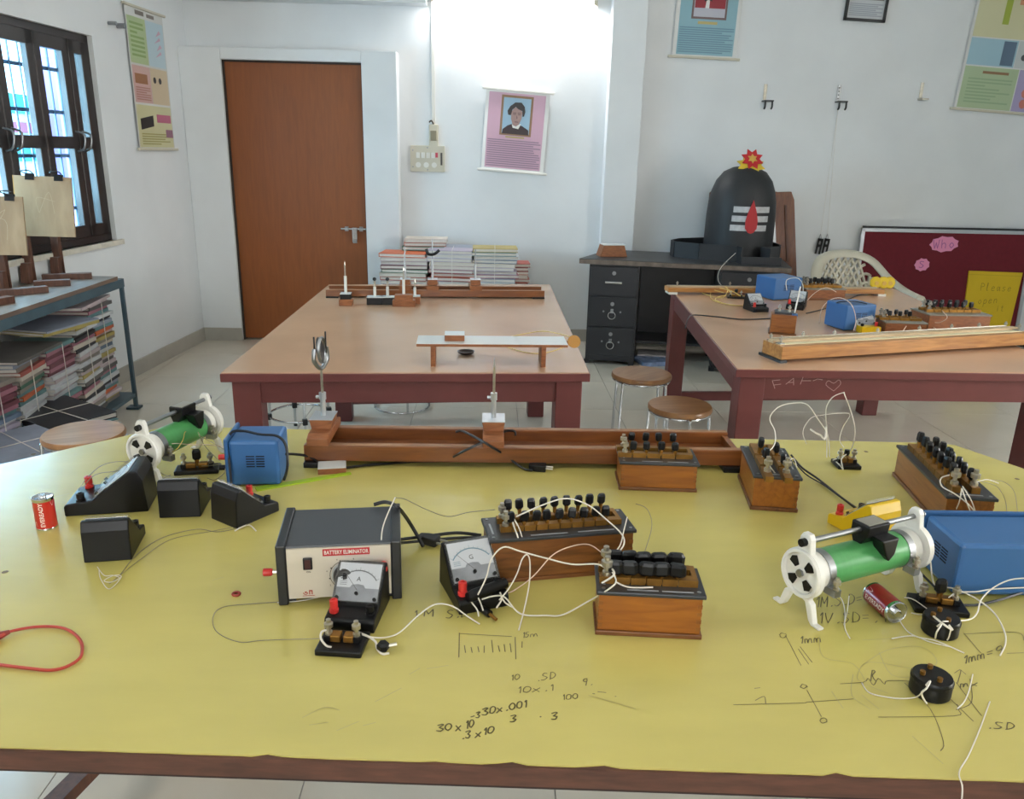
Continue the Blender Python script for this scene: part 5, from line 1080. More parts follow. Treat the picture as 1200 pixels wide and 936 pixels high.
# jockey on the galvanometer, loose small plug
a, b = T(548, 710, .012), T(592, 694, .012)
tag(part('jockey', G().tube([a+Vector((0, 0, .014)), a.lerp(b, .15)+Vector((0, 0, .014)), b+Vector((0, 0, .016))], [.007, .009, .008], 12), BLACK, smooth=50), 'black cylindrical jockey handle lying across the galvanometer front', 'jockey')
u = T(572, 718, .006); jt = thing('jockey_tip', 'brass tipped black plug in front of the galvanometer', 'plug', u, R(-50)); part('grip', G().cyl((-.014, 0, 0), (.004, 0, 0), .0055, 10), BLACK, jt, smooth=40); part('brass_tip', G().cyl((.004, 0, 0), (.018, 0, -.002), .0026, 8), BRASS, jt)
u = T(449, 757, .007); jt = thing('loose_plug', 'small loose black key plug beside the ammeter key', 'plug', u, R(12)); part('grip', G().lathe([(.006, -.006), (.0085, -.003), (.0085, .003), (.006, .006)], (0, 0, 0), 6), BLACK, jt); part('pin', G().cyl((.007, 0, 0), (.018, 0, .001), .0024, 8), NICKEL, jt)
u = T(277, 697, .0); tag(part('rubber_washer', G().tube([(u.x+.005*math.cos(k*.4488), u.y+.005*math.sin(k*.4488), ZT+.002) for k in range(14)], .002, 6, True), mat('washer_red', '#9a3f30', .6), smooth=60), 'small red rubber washer lying left of the battery eliminator', 'washer')
# ---- mains plugs and cords
def mains_plug(label, p, rz, par):
    o = thing('mains_plug', label, 'plug', p, rz); reparent(o, par)
    part('body', G().prism([(-.022, -.005), (-.008, -.010), (.012, -.0115), (.014, -.008), (.014, .008), (.012, .0115), (-.008, .010), (-.022, .005)], 0, .014), BLACKR, o, bev=.002)
    for y in (-.006, .006): part('pin', G().cyl((.012, y, .007), (.028, y, .007), .002, 8), NICKEL, o)
e = T(632, 551); mains_plug('black two pin plug lying in front of the optical bench', (e.x, e.y, ZT), R(-8), bbx)
reparent(wire('mains_cord', 'black mains cord draped over the optical bench to its plug', [T(333, 532, .045), T(345, 532, .035), T(362, 535, .02), T(388, 548, .004), T(430, 545, .004), T(480, 541, .004), T(520, 539, .006), T(545, 528, .052), T(565, 518, .06), T(590, 506, .065), T(602, 505, .07), T(604, 510, .06)], CORD, .0028, cat='cord'), bbx, 'power_cord')
reparent(wire('mains_cord', 'black crossing cord running from the rider down to the plug', [T(534, 506, .068), T(542, 505, .07), T(560, 514, .066), T(572, 521, .062), T(590, 532, .03), T(612, 548, .006), T(624, 551, .006)], CORD, .0028, cat='cord'), bbx, 'power_cord')
reparent(wire('mains_cord', 'black cord looped over the top of the small blue power box', [T(271, 566, .02), T(268, 530, .07), T(270, 508, .100), T(285, 505, .1015), T(305, 509, .1015), T(325, 511, .1015), T(335, 522, .085), T(337, 545, .05), T(333, 562, .012)], CORD, .0026, cat='cord'), bbx, 'power_cord')
e = T(505, 638); mains_plug('black plug with cord beside the battery eliminator', (e.x, e.y, ZT+.002), R(-25), el)
reparent(wire('mains_cord', 'black cord curving from the eliminator top to its plug', [T(438, 591, .097), T(452, 588, .1), T(466, 594, .098), T(476, 606, .06), T(486, 622, .03), T(496, 640, .012)], CORD, .0032, cat='cord'), el, 'power_cord')
reparent(wire('mains_cord', 'black double cord behind the eliminator towards the longest box', [T(468, 632, .03), T(500, 628, .012), T(535, 624, .008), T(564, 627, .006)], CORD, .003, cat='cord'), el, 'power_cord');reparent(wire('mains_cord', 'second strand of the black cord behind the eliminator', [T(468, 636, .02), T(500, 633, .006), T(535, 630, .004), T(564, 629, .004)], CORD, .0026, cat='cord'), el, 'power_cord')
wire('black_lead', 'black lead from the end on small box to the yellow meter', [T(927, 533, .05), T(940, 548, .02), T(960, 562, .006), T(985, 582, .006), T(1006, 597, .01)], CORD, .0026)
wire('black_lead', 'second black lead running beside it to the yellow meter', [T(930, 540, .04), T(945, 556, .008), T(968, 570, .005), T(1008, 600, .008)], CORD, .0018)
wire('black_lead', 'black lead running under the large blue power box', [T(1076, 668, .02), T(1090, 682, .006), T(1104, 696, .01)], CORD, .0024); wire('black_lead', 'black lead along the foot of the large blue power box', [T(1112, 706, .01), T(1140, 709, .004), T(1170, 703, .006), T(1210, 690, .01)], CORD, .0024)
# red lead loop at the left
wire('red_lead', 'red insulated lead lying in a loop at the left table edge', [T(-30, 757, .012), T(0, 745, .008), T(14, 739, .005), T(45, 734, .003), T(75, 736, .003), T(94, 750, .003), T(95, 768, .003), T(80, 780, .003), T(60, 785, .003), T(35, 783, .003), T(10, 780, .003), T(-20, 776, .003)], WIRER, .0026)
a, b = T(-12, 749, .006), T(11, 740, .006)
tag(part('lead_clip', G().tube([a, a.lerp(b, .3), b], [.006, .0065, .003], 8), mat('clip_red', '#7d2418', .5), smooth=50), 'red sleeved clip at the end of the red lead', 'clip')
# ---- white connecting wires (heights follow how they arch over the table)
WG = None
wire('connecting_wire', 'white wire arching from galvanometer to the crowded box terminal', [T(560, 697, .03), T(570, 676, .05), T(576, 655, .075), T(590, 641, .09), T(610, 646, .085), T(640, 654, .08), T(670, 661, .08), T(700, 661, .085), T(712, 668, .08)], WIREW, .0014)
wire('connecting_wire', 'white wire from the longest box falling to the crowded box', [T(605, 605, .105), T(640, 590, .125), T(665, 584, .13), T(690, 592, .12), T(710, 608, .11), T(728, 625, .1), T(731, 638, .095), T(720, 652, .09), T(709, 662, .08)], WIREW, .0014)
wire('connecting_wire', 'white wire dropping from the longest box right end', [T(735, 606, .082), T(731, 622, .085), T(726, 640, .088), T(712, 655, .085)], WIREW, .0012)
wire('connecting_wire', 'white wire bent in a tall hairpin right of the galvanometer', [T(585, 703, .02), T(596, 690, .03), T(606, 672, .05), T(612, 655, .07), T(618, 650, .075), T(621, 660, .06), T(620, 685, .03), T(614, 715, .006), T(608, 738, .001)], WIREW, .0013)
wire('connecting_wire', 'white wire sagging from galvanometer along table to crowded box', [T(565, 702, .03), T(580, 698, .03), T(592, 700, .02), T(610, 719, .004), T(640, 721, .003), T(660, 720, .003), T(690, 704, .02), T(712, 691, .075), T(722, 681, .08), T(716, 668, .085)], WIREW, .0014)
wire('connecting_wire', 'pale wire passing over the longest box front to the crowded box', [T(706, 648, .08), T(690, 638, .07), T(670, 640, .06), T(648, 650, .05), T(625, 675, .03), T(605, 690, .006), T(595, 695, .002)], WIREP, .0011)
wire('connecting_wire', 'short white wire tail on the crowded box panel', [T(722, 682, .076), T(738, 688, .073), T(765, 688, .072)], WIREW, .0014); wire('connecting_wire', 'stub of white wire twisted at the crowded box terminal', [T(705, 683, .073), T(714, 678, .078), T(720, 672, .085), T(716, 664, .09), T(708, 652, .09)], WIREW, .0018)
wire('connecting_wire', 'twisted white wire hanging off the longest box terminals', [T(598, 603, .1), T(602, 616, .085), T(607, 630, .075), T(608, 637, .06)], WIREW, .0016); wire('connecting_wire', 'second twisted white end on the longest box terminals', [T(600, 604, .1), T(608, 618, .082), T(612, 630, .074)], WIREW, .0014)
wire('connecting_wire', 'white wire tying the galvanometer red terminal', [T(553, 695, .03), T(552, 704, .02), T(559, 714, .012), T(561, 722, .006)], WIREW, .0014); wire('connecting_wire', 'short white wire end beside the galvanometer red terminal', [T(558, 696, .03), T(563, 706, .02), T(566, 715, .016)], WIREW, .0014); wire('connecting_wire', 'white wire end tied at the galvanometer black terminal', [T(586, 694, .025), T(588, 702, .02), T(582, 712, .014)], WIREW, .0016); wire('connecting_wire', 'white wire end curling right of the galvanometer black terminal', [T(587, 698, .024), T(592, 706, .016), T(600, 711, .008)], WIREW, .0014)
wire('connecting_wire', 'white wire from the ammeter key arching to the galvanometer', [T(432, 746, .012), T(450, 747, .006), T(468, 741, .006), T(490, 721, .02), T(510, 708, .03), T(530, 710, .02), T(548, 722, .006), T(562, 731, .002)], WIREW, .0013)
wire('connecting_wire', 'twisted white wire from the ammeter key to the loose plug', [T(422, 742, .012), T(432, 746, .01), T(440, 752, .006), T(442, 760, .003), T(448, 766, .002), T(456, 765, .002)], WIREW, .002)
wire('connecting_wire', 'white wire hook on the left post of the ammeter key', [T(385, 738, .022), T(377, 740, .022), T(376, 748, .016), T(382, 756, .011), T(388, 758, .011)], WIREW, .0018)
wire('connecting_wire', 'white wire standing up from the eliminator red terminal', [T(450, 656, .06), T(447, 640, .085), T(448, 620, .1), T(455, 600, .11), T(463, 583, .115)], WIREW, .0012)
wire('bare_wire', 'thin grey wire from the eliminator wire end to the longest box', [T(463, 583, .115), T(475, 585, .1), T(500, 597, .07), T(525, 605, .055), T(550, 600, .07), T(580, 597, .095)], WIREG, .0008)
wire('bare_wire', 'thin wire lying from the eliminator foot to the ammeter key', [T(345, 704, .002), T(300, 707, .001), T(262, 711, .002), T(250, 722, .003), T(254, 740, .001), T(280, 752, .001), T(310, 750, .001), T(375, 748, .004)], WIREG, .0007)
wire('connecting_wire', 'white wire lying along the eliminator front foot', [T(325, 706, .001), T(350, 704, .002), T(375, 699, .002), T(392, 694, .006)], WIREW, .0011)
wire('bare_wire', 'thin grey wire bending right of the longest box', [T(745, 590, .01), T(758, 596, .02), T(764, 615, .02), T(756, 645, .004), T(752, 652, .002)], WIREG, .0007)
# left group wires
wire('bare_wire', 'thin wire from the half turned meter across to the knot', [T(296, 612, .008), T(280, 618, .002), T(255, 623, .002), T(230, 620, .002), T(190, 630, .002), T(160, 650, .002), T(140, 674, .003), T(128, 684, .003)], WIREG, .0008)
wire('bare_wire', 'knotted bare wire end lying below the plain backed meter', [T(114, 664, .001), T(122, 674, .004), T(132, 674, .006), T(140, 677, .005), T(130, 682, .006), T(122, 680, .006), T(134, 674, .008), T(142, 676, .003), T(128, 690, .001), T(118, 678, .003), T(116, 668, .001)], WIREW, .0008)
wire('bare_wire', 'second thin wire curving to the knot on the table', [T(290, 614, .002), T(250, 622, .001), T(200, 632, .001), T(165, 655, .001), T(138, 676, .002)], WIREG, .0006)
wire('connecting_wire', 'white wire end lying under the half turned meter', [T(275, 622, .001), T(282, 618, .003), T(292, 615, .004), T(300, 622, .001)], WIREW, .0014)
wire('bare_wire', 'thin wire arching from the sideways meter to the left rheostat', [T(92, 574, .035), T(102, 560, .045), T(118, 546, .055), T(135, 541, .06), T(150, 541, .05)], WIREG, .0009); wire('bare_wire', 'second thin wire from the sideways meter to the left rheostat', [T(96, 572, .035), T(112, 556, .05), T(135, 552, .05), T(150, 548, .045)], WIREG, .0009)
wire('bare_wire', 'thin wire slung over the green tube of the left rheostat', [T(178, 530, .05), T(200, 520, .07), T(225, 521, .06), T(245, 521, .05), T(266, 524, .04)], WIREP, .0009)
wire('bare_wire', 'pale wire drooping across the left rheostat tube', [T(190, 532, .05), T(205, 528, .06), T(214, 516, .075), T(217, 506, .08), T(224, 508, .07)], WIREY, .001)
for k, (l, lab) in enumerate((([(232, 506, .07), (240, 522, .05), (252, 535, .035), (258, 540, .03)], 'thin wire from the left rheostat to the blue box red terminal'), ([(233, 510, .065), (248, 518, .05), (262, 526, .04), (268, 530, .035)], 'thin wire running high from rheostat to the blue box'), ([(236, 546, .03), (250, 545, .02), (260, 543, .03)], 'thin wire from the key to the blue box'), ([(243, 560, .01), (252, 562, .002), (262, 555, .02), (264, 549, .03)], 'thin wire drooping under the blue box terminals'), ([(200, 556, .01), (180, 566, .004), (165, 571, .004), (160, 575, .006)], 'thin wire lying below the left rheostat disc'), ([(183, 550, .02), (192, 556, .006), (200, 558, .01)], 'short thin wire under the left rheostat tube'))):
    wire('bare_wire', lab, [T(*q) for q in l], WIREG, .0009)
# right group wires
wire('connecting_wire', 'white wire rising in an arch from the small end on box', [T(893, 535, .095), T(907, 522, .11), T(908, 505, .13), T(902, 490, .15), T(912, 477, .17), T(930, 472, .175), T(946, 474, .17), T(958, 490, .13), T(970, 510, .07), T(972, 535, .015)], WIREW, .0013)
wire('connecting_wire', 'white wire rising in a pointed loop behind the tapping key', [T(969, 536, .01), T(969, 505, .07), T(968, 480, .13), T(975, 466, .16), T(988, 460, .175), T(990, 463, .175), T(998, 485, .13), T(1002, 505, .09), T(998, 525, .04), T(988, 534, .02), T(976, 539, .014)], WIREW, .0013)
wire('connecting_wire', 'thin white wire coiled behind the tapping key', [T(945, 520, .05), T(941, 505, .08), T(950, 490, .11), T(965, 486, .12), T(985, 484, .12), T(996, 486, .115), T(988, 500, .08), T(984, 515, .05), T(989, 524, .035)], WIREW, .0009)
wire('connecting_wire', 'frayed white wire knot hanging behind the tapping key', [T(950, 503, .08), T(956, 507, .08), T(962, 510, .075), T(967, 514, .07), T(968, 500, .09)], WIREW, .0026)
wire('connecting_wire', 'white wire wound on the tapping key posts', [T(980, 541, .02), T(985, 546, .016), T(988, 550, .008), T(986, 538, .02), T(992, 532, .03)], WIREW, .0014)
wire('connecting_wire', 'white wire hanging off the small end on box panel', [T(895, 538, .09), T(902, 546, .083), T(912, 560, .06)], WIREW, .0014); wire('connecting_wire', 'white wire curl at the right post of the small end on box', [T(912, 540, .09), T(922, 541, .085), T(930, 537, .08), T(934, 548, .07)], WIREW, .0012)
wire('connecting_wire', 'white wire loop at the left post of the long end on box', [T(1115, 556, .09), T(1103, 560, .085), T(1104, 570, .08), T(1118, 578, .08), T(1134, 590, .06), T(1148, 606, .03)], WIREW, .0015)
wire('connecting_wire', 'white wire falling straight from the long end on box', [T(1127, 572, .085), T(1124, 588, .06), T(1116, 606, .02)], WIREW, .0013); wire('connecting_wire', 'white wire falling to the right from the long end on box', [T(1127, 572, .085), T(1134, 592, .06), T(1140, 606, .03)], WIREW, .0013); wire('connecting_wire', 'white wire slanting right from the long end on box', [T(1128, 570, .085), T(1138, 586, .07), T(1145, 606, .03)], WIREW, .0013)
wire('connecting_wire', 'pinkish wire lying in front of the long end on box', [T(1085, 606, .004), T(1095, 603, .006), T(1115, 600, .01), T(1128, 602, .01), T(1134, 606, .008)], WIREP, .0012); wire('connecting_wire', 'white wire from the long box right post', [T(1140, 566, .085), T(1150, 563, .08), T(1158, 562, .06), T(1170, 566, .03)], WIREW, .0012)
wire('bare_wire', 'thin wire looping right of the long end on box', [T(1152, 562, .06), T(1175, 564, .04), T(1188, 575, .02), T(1192, 595, .008), T(1192, 606, .004)], WIREG, .0007); wire('bare_wire', 'inner thin wire looping right of the long end on box', [T(1150, 564, .05), T(1168, 570, .03), T(1178, 586, .01), T(1180, 604, .004)], WIREG, .0007)
wire('connecting_wire', 'white wire crossing the large blue power box lower front', [T(1086, 640, .06), T(1090, 655, .05), T(1093, 680, .02), T(1100, 687, .012), T(1120, 690, .02), T(1145, 702, .015), T(1165, 718, .006), T(1177, 740, .003), T(1178, 755, .002), T(1172, 768, .001)], WIREW, .0014)
wire('connecting_wire', 'white wire running level along the large blue power box', [T(1112, 700, .02), T(1122, 694, .022), T(1145, 693, .02), T(1165, 690, .02), T(1210, 688, .02)], WIREW, .0013)
wire('connecting_wire', 'white wire rising to the right across the large blue box', [T(1105, 728, .03), T(1135, 726, .012), T(1145, 718, .015), T(1150, 702, .02), T(1165, 688, .03), T(1185, 679, .04), T(1210, 677, .04)], WIREW, .0013)
wire('connecting_wire', 'white wire from the lying cell to the round key', [T(1060, 700, .014), T(1070, 702, .01), T(1082, 710, .01), T(1086, 714, .014), T(1080, 720, .006), T(1068, 718, .006)], WIREW, .001)
wire('connecting_wire', 'white wire curving down from the lying cell end', [T(1050, 712, .012), T(1053, 724, .006), T(1062, 738, .002), T(1075, 746, .002), T(1098, 751, .002), T(1130, 765, .001)], WIREW, .001); wire('connecting_wire', 'white wire lying flat below the lying cell', [T(1045, 748, .001), T(1070, 745, .001), T(1090, 752, .002), T(1115, 758, .001)], WIREW, .001)
wire('connecting_wire', 'knotted white wire on the nearer round key', [T(1085, 803, .03), T(1090, 798, .034), T(1086, 806, .032), T(1080, 812, .022), T(1083, 820, .01), T(1086, 824, .002)], WIREW, .0015); wire('connecting_wire', 'white wire lying from the nearer round key to the sketch', [T(1080, 812, .02), T(1072, 817, .003), T(1050, 818, .002), T(1020, 812, .001), T(1010, 800, .001)], WIREW, .001)
wire('connecting_wire', 'white wire tied round the farther round key', [T(1098, 734, .03), T(1104, 730, .034), T(1098, 740, .03), T(1096, 748, .01)], WIREW, .0014); wire('connecting_wire', 'white wire braided over the farther round key top', [T(1094, 722, .034), T(1104, 730, .034), T(1116, 738, .03), T(1112, 732, .034)], WIREW, .0018); wire('connecting_wire', 'white wire end at the right of farther round key', [T(1115, 735, .03), T(1112, 746, .012), T(1110, 750, .006)], WIREW, .0012)
wire('connecting_wire', 'white wire hanging from the right rheostat clamp', [T(974, 694, .03), T(985, 700, .015), T(990, 715, .004), T(990, 735, .002), T(996, 748, .001)], WIREW, .001); wire('connecting_wire', 'thin wire standing beside the right rheostat leg', [T(995, 698, .02), T(993, 715, .004), T(989, 732, .001)], WIREW, .001)
e0 = T(1160, 822, .002)
fe = T(1120, 916, .0)
wire('connecting_wire', 'white wire hanging over the front edge of the yellow table', [e0, T(1148, 855, .002), T(1135, 885, .002), T(1124, 905, .003), fe+Vector((0, -.012, .002)), fe+Vector((-.002, -.018, -.03)), fe+Vector((-.004, -.016, -.12))], WIREW, .001)
wire('connecting_wire', 'white wire snaking between the round key and table right', [T(1140, 790, .001), T(1136, 808, .004), T(1130, 822, .002), T(1122, 830, .001)], WIREW, .001)
# ================================================================== ON THE MIDDLE TABLE
a, b = M_(382, 349), M_(638, 350); m = (a+b)/2; L = (b-a).length; mz = ang(a, b)
mb = thing('optical_bench', 'wooden optical bench at the far end of the middle table', 'optical bench', (m.x, m.y, ZM), mz)
for nm, y0_, y1_ in (('front_rail', 0, .02), ('rear_rail', .125, .145)): part(nm, box(-L/2, L/2, y0_, y1_, .008, .04), BENCHW, mb, bev=.0015); part('worn_top', box(-L/2, L/2, y0_+.002, y1_-.002, .04, .041), BENCHT, mb)
part('bed', box(-L/2+.01, L/2-.01, .018, .127, .008, .016), STANDW, mb)
for s_ in (-1, 1): part('foot', box(s_*(L/2-.03)-.03, s_*(L/2-.03)+.03, -.005, .15, 0, .008), BLACK, mb)
for px, hh_, lab in ((475, .16, 'rider with rod on far optical bench, left of three'), (507, .2, 'rider with clamp head on far optical bench, middle of three'), (557, .15, 'rider with rod on far optical bench, right of three')):
    x = (mb.matrix_basis.inverted() @ M_(px, 338, .04)).x; o = thing('bench_rider', lab, 'rider', mb.matrix_basis @ Vector((x, .07, .041)), mz, 'riders on the optical bench')
    part('saddle', box(-.03, .03, -.07, .07, 0, .02), BLOCKW, o); part('block', box(-.024, .024, -.03, .03, .02, .045), BLOCKW, o); part('cap_plate', box(-.026, .026, -.032, .032, .045, .047), ALU, o)
    part('tube', G().cyl((0, 0, .045), (0, 0, .045+hh_*.5), .006, 8), ALU, o); part('rod', G().cyl((0, 0, .045), (0, 0, .045+hh_), .003, 6), STEEL, o)
    if 'clamp' in lab: part('clamp_head', G().tube(catmull([(-.03, 0, .045+hh_*.75), (-.02, 0, .06+hh_*.55), (.01, 0, .06+hh_*.55), (.035, 0, .05+hh_*.7)], 4), .008, 6), CHARC, o, smooth=60)
def upright(label, px, py, hp, base, wdt, white=True, knob=False, dbl=False):
    c = M_(px, py); o = thing('upright', label, 'upright', (c.x, c.y+.02, ZM), R(3), 'loose uprights')
    z = 0
    if dbl: part('lower_block', box(-wdt*.62, wdt*.62, -.03, .03, 0, .03), BLOCKW, o, bev=.002); z = .02
    part('base', box(-wdt/2, wdt/2, -.026, .026, z, z+.034), base, o, bev=.003)
    if white: part('top_plate', box(-wdt/2, wdt/2, -.026, .026, z+.034, z+.037), WLAM, o)
    z += .036; part('tube', G().cyl((0, 0, z), (0, 0, z+hp*.62), .0065, 8), WHITEP, o, smooth=40); part('rod', G().cyl((0, 0, z), (0, 0, z+hp), .0032 if not knob else .0055, 8), NICKEL, o, smooth=40)
    if knob: part('knob', G().lathe([(.004, 0), (.009, .004), (.009, .012), (.004, .016)], (0, 0, z+hp), 10), CHARC, o)
    else: part('needle_tip', G().cyl((0, 0, z+hp), (0, 0, z+hp+.02), .0032, 6, .0005), NICKEL, o)
upright('upright with pale needle on black block in wooden saddle, leftmost', 405, 358, .13, BLACK, .05, dbl=True)
upright('black based upright with knob, left of the black pair', 439, 357, .075, BLACK, .075, knob=True); upright('black based upright with knob, right of the black pair', 454, 357, .075, BLACK, .065, knob=True)
upright('upright on stacked brown wooden blocks, the tallest of the loose ones', 473, 359, .11, BLOCKW, .085, False, dbl=True); upright('short upright on a brown wooden block, rightmost of the loose ones', 486, 356, .065, BLOCKW, .05, True)
# pulley plank
a, b = M_(504, 430), M_(640, 430); pk = thing('pulley_plank', 'white topped plank on two wooden legs with pulley at its end', 'plank', ((a.x+b.x)/2, (a.y+b.y)/2, ZM), R(2))
wl_ = (b.x-a.x)/2; 
for s_ in (-1, 1): part('leg', box(s_*wl_*.95-.008, s_*wl_*.95+.008, 0, .1, 0, .072), BLOCKW, pk, bev=.001)
xa, xb = (pk.matrix_basis.inverted() @ M_(487, 407, .08)).x, (pk.matrix_basis.inverted() @ M_(666, 405, .08)).x
part('plank', box(xa, xb, -.008, .118, .072, .081), BLOCKW, pk, bev=.001); part('white_sheet', box(xa, xb, -.008, .118, .081, .0825), WLAM, pk)
pm = part('pulley_mount', box(xb, xb+.02, .045, .06, .07, .082), BLOCKW, pk); part('pulley', G().lathe([(.022, -.006), (.016, -.002), (.016, .002), (.022, .006)], (xb+.028, .05, .08), 20, Matrix.Rotation(R(80), 4, 'X')), mat('pulley_ochre', '#a8772c', .45), pm, smooth=40)
c = pk.matrix_basis @ Vector((xa+.128, .06, .0826)); o = thing('wooden_block', 'white topped wooden block resting on the pulley plank', 'block', c, R(2)); part('body', box(-.034, .034, -.03, .03, 0, .02), BLOCKW, o, bev=.001); part('top_sheet', box(-.034, .034, -.03, .03, .02, .0225), WLAM, o)
c = M_(546, 415); o = thing('scale_pan', 'small dark metal pan lying under the pulley plank', 'pan', c); part('bowl', G().lathe([(.016, 0), (.028, .006), (.032, .012), (.029, .012), (.024, .007), (.012, .003)], (0, 0, 0), 24), mat('pan_dark', '#3a2c26', .4, .5), o, smooth=50)
wire('cord', 'yellow cord from the pulley trailing across the middle table', [M_(668, 395, .08), M_(655, 391, .05), M_(635, 388, .02), M_(610, 392, .003), M_(590, 396, .003)], WIREY, .002, cat='cord'); wire('cord', 'yellow cord lying under the pulley plank', [M_(590, 404, .003), M_(605, 410, .003), M_(625, 414, .003), M_(645, 412, .004), M_(662, 406, .02)], WIREY, .002, cat='cord')
# ================================================================== ON THE RIGHT TABLE
a, b = M_(783, 345), M_(885, 345); o = thing('metre_bridge', 'pale wooden metre bridge along the far end of right table', 'metre bridge', (a.x, a.y, ZM), R(3))
Lb = 1.2; part('bed', box(0, Lb, 0, .085, .012, .036), BRIDGEW, o, bev=.002); part('scale_strip', box(.02, Lb-.02, .03, .06, .036, .039), PALEW, o); part('brass_strip', box(.01, Lb-.01, .068, .08, .036, .039), NICKEL, o)
for x in (.02, Lb-.02): part('foot', box(x-.015, x+.03, 0, .08, 0, .012), WHITEP, o)
for x in (.06, .35, .62, .9): post(o, x, .05, .039, s=1.2)
a, b = M_(915, 425), M_(1200, 407); rb_ = ang(a, b); o = thing('metre_bridge', 'long wooden metre bridge with cream scale at the front of right table', 'metre bridge', (a.x, a.y, ZM), rb_)
Lb = 1.16
part('bed', box(0, Lb, 0, .12, .01, .058), BRIDGEW, o, bev=.0015); part('foot', box(-.008, .02, -.008, .128, 0, .01), CHARC, o); part('foot', box(Lb-.02, Lb+.008, -.008, .128, 0, .01), CHARC, o)
part('cream_scale', box(.01, Lb-.01, .03, .056, .058, .0605), mat('scale_cream', '#d3cba8', .4), o); part('pale_ledge', box(0, Lb, .06, .09, .058, .068), PALEW, o)
part('wire_strip', G().cyl((.02, .1, .068), (Lb-.02, .1, .068), .0025, 6), NICKEL, o); part('steel_strip', box(.015, Lb-.015, .094, .112, .058, .061), STEEL, o); part('end_strip', box(.01, .03, .03, .112, .0605, .063), STEEL, o); part('end_strip', box(Lb-.03, Lb-.01, .03, .112, .0605, .063), STEEL, o)
for x in (.02, .16, .3, .5, .7, .86, 1.0, 1.14): post(o, x, .103, .061, s=1.2)
post(o, .02, .04, .063, s=1.3); post(o, 1.14, .04, .063, s=1.3)
c = M_(930, 355); b1 = blue_box('blue power box farther back on the right table', (c.x-.03, c.y+.16, ZM), R(18), .17, .16, .115, 'none', 'y-')
c = M_(1003, 388); b2 = blue_box('blue power box with dark cord wrapped round, nearer one', (c.x, c.y+.08, ZM), R(14), .15, .14, .112, 'none', 'y-')
meter('black desk meter with red terminal, left of the pair on right table', M_(892, 366)+Vector((0, .0, 0)), R(12), 'A', 1.05); meter('black desk meter with red terminal, right of the pair on right table', M_(931, 363)+Vector((0, .0, 0)), R(-28), 'V', 1.1)
c = M_(921, 392); o = thing('wooden_box', 'small wooden box with key and rod on its lid, right table', 'box', (c.x+.0, c.y+.05, ZM), R(-18))
part('body', box(-.05, .05, -.05, .05, .006, .082), TEAK, o, bev=.002); part('base_board', box(-.056, .056, -.056, .056, 0, .006), TEAKD, o); part('lid_plate', box(-.038, .045, -.035, .035, .082, .09), EBON, o); part('rod', G().cyl((.04, -.02, .085), (.05, -.02, .2), .0035, 6), WHITEP, o)
for x in (-.02, .02): post(o, x, 0, .09, s=1.3)
part('blue_cap', box(.03, .052, -.045, -.02, .075, .088), BLUE, o)
c = M_(1022, 392); o = meter('clear fronted galvanometer on yellow base beside the blue box', M_(1020, 391), R(3), 'G', 1.1, case=WLAM, redx=1)
part('yellow_base', box(-.042, .042, -.004, .046, .001, .029), MATS['yellow_case'], o)
def rbx(label, flp, frp, D, h, n, rot=None, s=1.6, w=None):
    a, b = M_(*flp), M_(*frp); t = ang(a, b) if rot is None else rot; L_ = w or (b-a).length; m = (a+b)/2+Vector((-math.sin(t), math.cos(t), 0))*D/2
    return res_box(label, (m, t, L_, D), h, n, BLOCKW, ZM, s, False, mat('worn_panel', '#7d7a70', .5), grp='plug resistance boxes')
rbx('wooden resistance box with worn grey panel, largest on right table', (1088, 388), (1158, 388), .16, .072, 6, R(2), 1.5, .285); rbx('small wooden resistance box beside the clear galvanometer', (1038, 393), (1083, 393), .13, .055, 3, R(-6), 1.3, .175); rbx('wooden resistance box at the far end of right table', (944, 352), (990, 352), .12, .06, 4, R(2), 1.6)
c = M_(862, 349); plug_key('small key amid the coil of yellow wires on right table', c, R(-10), .09, .06, ZM)
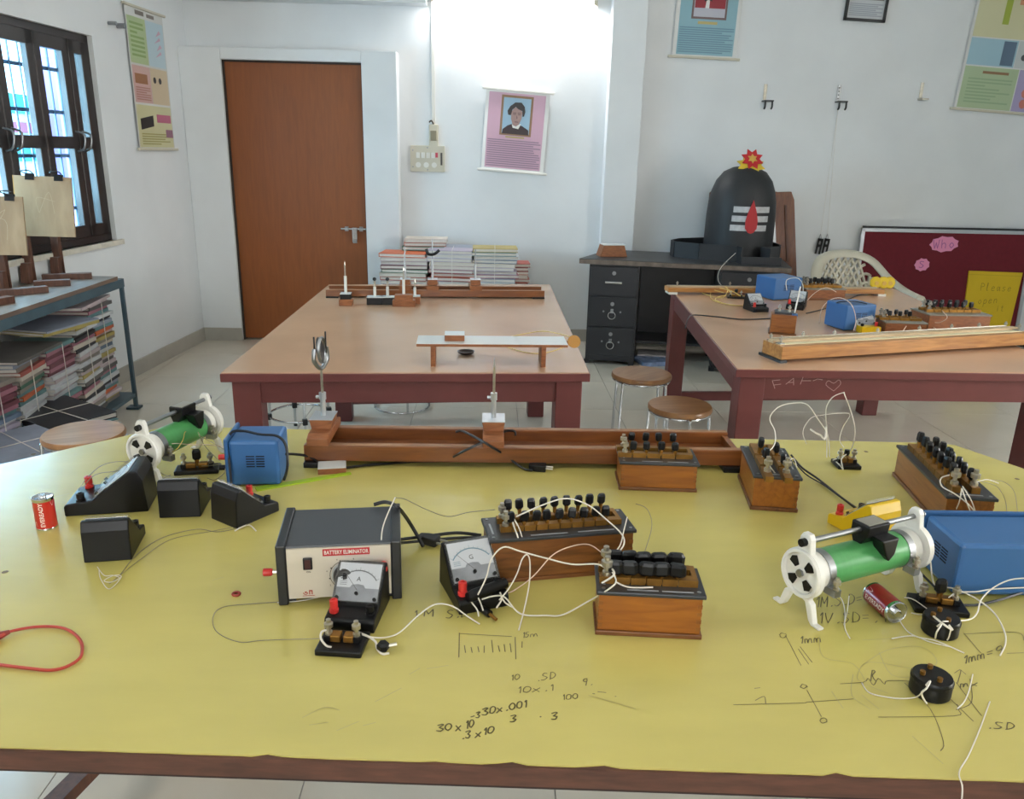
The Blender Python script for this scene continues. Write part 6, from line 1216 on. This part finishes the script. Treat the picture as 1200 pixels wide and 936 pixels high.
wire('yellow_lead', 'coil of pale yellow wire at the far left of right table', [M_(868, 347, .03), M_(855, 340, .05), M_(836, 338, .02), M_(833, 349, .004), M_(845, 355, .004), M_(870, 358, .004), M_(885, 355, .004), M_(880, 348, .01), M_(850, 346, .006), M_(838, 351, .006), M_(855, 357, .006), M_(878, 358, .004)], WIREY, .003); wire('yellow_lead', 'second pale yellow wire looping over the small key', [M_(848, 343, .02), M_(825, 337, .03), M_(823, 343, .01), M_(845, 349, .03), M_(853, 340, .06), M_(850, 336, .06), M_(858, 345, .03)], WIREY, .0025)
wire('black_lead', 'dark lead running across the right table and over its edge', [M_(803, 385, -.03), M_(806, 374, -.002), M_(813, 369, .005), M_(840, 371, .003), M_(870, 374, .003), M_(905, 373, .003)], CORD, .0035); wire('black_lead', 'dark lead from the small wooden box past the blue box', [M_(945, 367, .004), M_(965, 362, .004), M_(985, 355, .004), M_(1005, 346, .004), M_(1025, 342, .004)], CORD, .003)
wire('connecting_wire', 'pale wire arching in front of the nearer blue box', [M_(960, 378, .01), M_(963, 362, .05), M_(972, 352, .09), M_(985, 349, .12), M_(998, 357, .12), M_(1003, 375, .05), M_(1000, 388, .01)], WIREP, .0022); wire('connecting_wire', 'pale wire loop before the far resistance box', [M_(945, 353, .005), M_(955, 343, .05), M_(968, 337, .08), M_(980, 342, .05)], WIREP, .0022); wire('connecting_wire', 'pale wire on the largest box of the right table', [M_(1104, 364, .08), M_(1110, 372, .07), M_(1100, 378, .04), M_(1085, 377, .03), M_(1098, 386, .01)], WIREP, .0022); wire('connecting_wire', 'pale wire from small box to the front metre bridge', [M_(1062, 382, .06), M_(1056, 390, .04), M_(1045, 396, .03)], WIREP, .0022); wire('connecting_wire', 'white cord tied up over the farther blue box', [M_(922, 340, .12), M_(922, 328, .12), M_(935, 326, .13), M_(941, 335, .1), M_(940, 350, .05)], WIREW, .0022); wire('black_lead', 'dark cord wrapped round the nearer blue box', [M_(977, 378, .02), M_(979, 360, .07), M_(982, 354, .118), M_(1000, 353, .118), M_(1016, 356, .118)], CORD, .003)
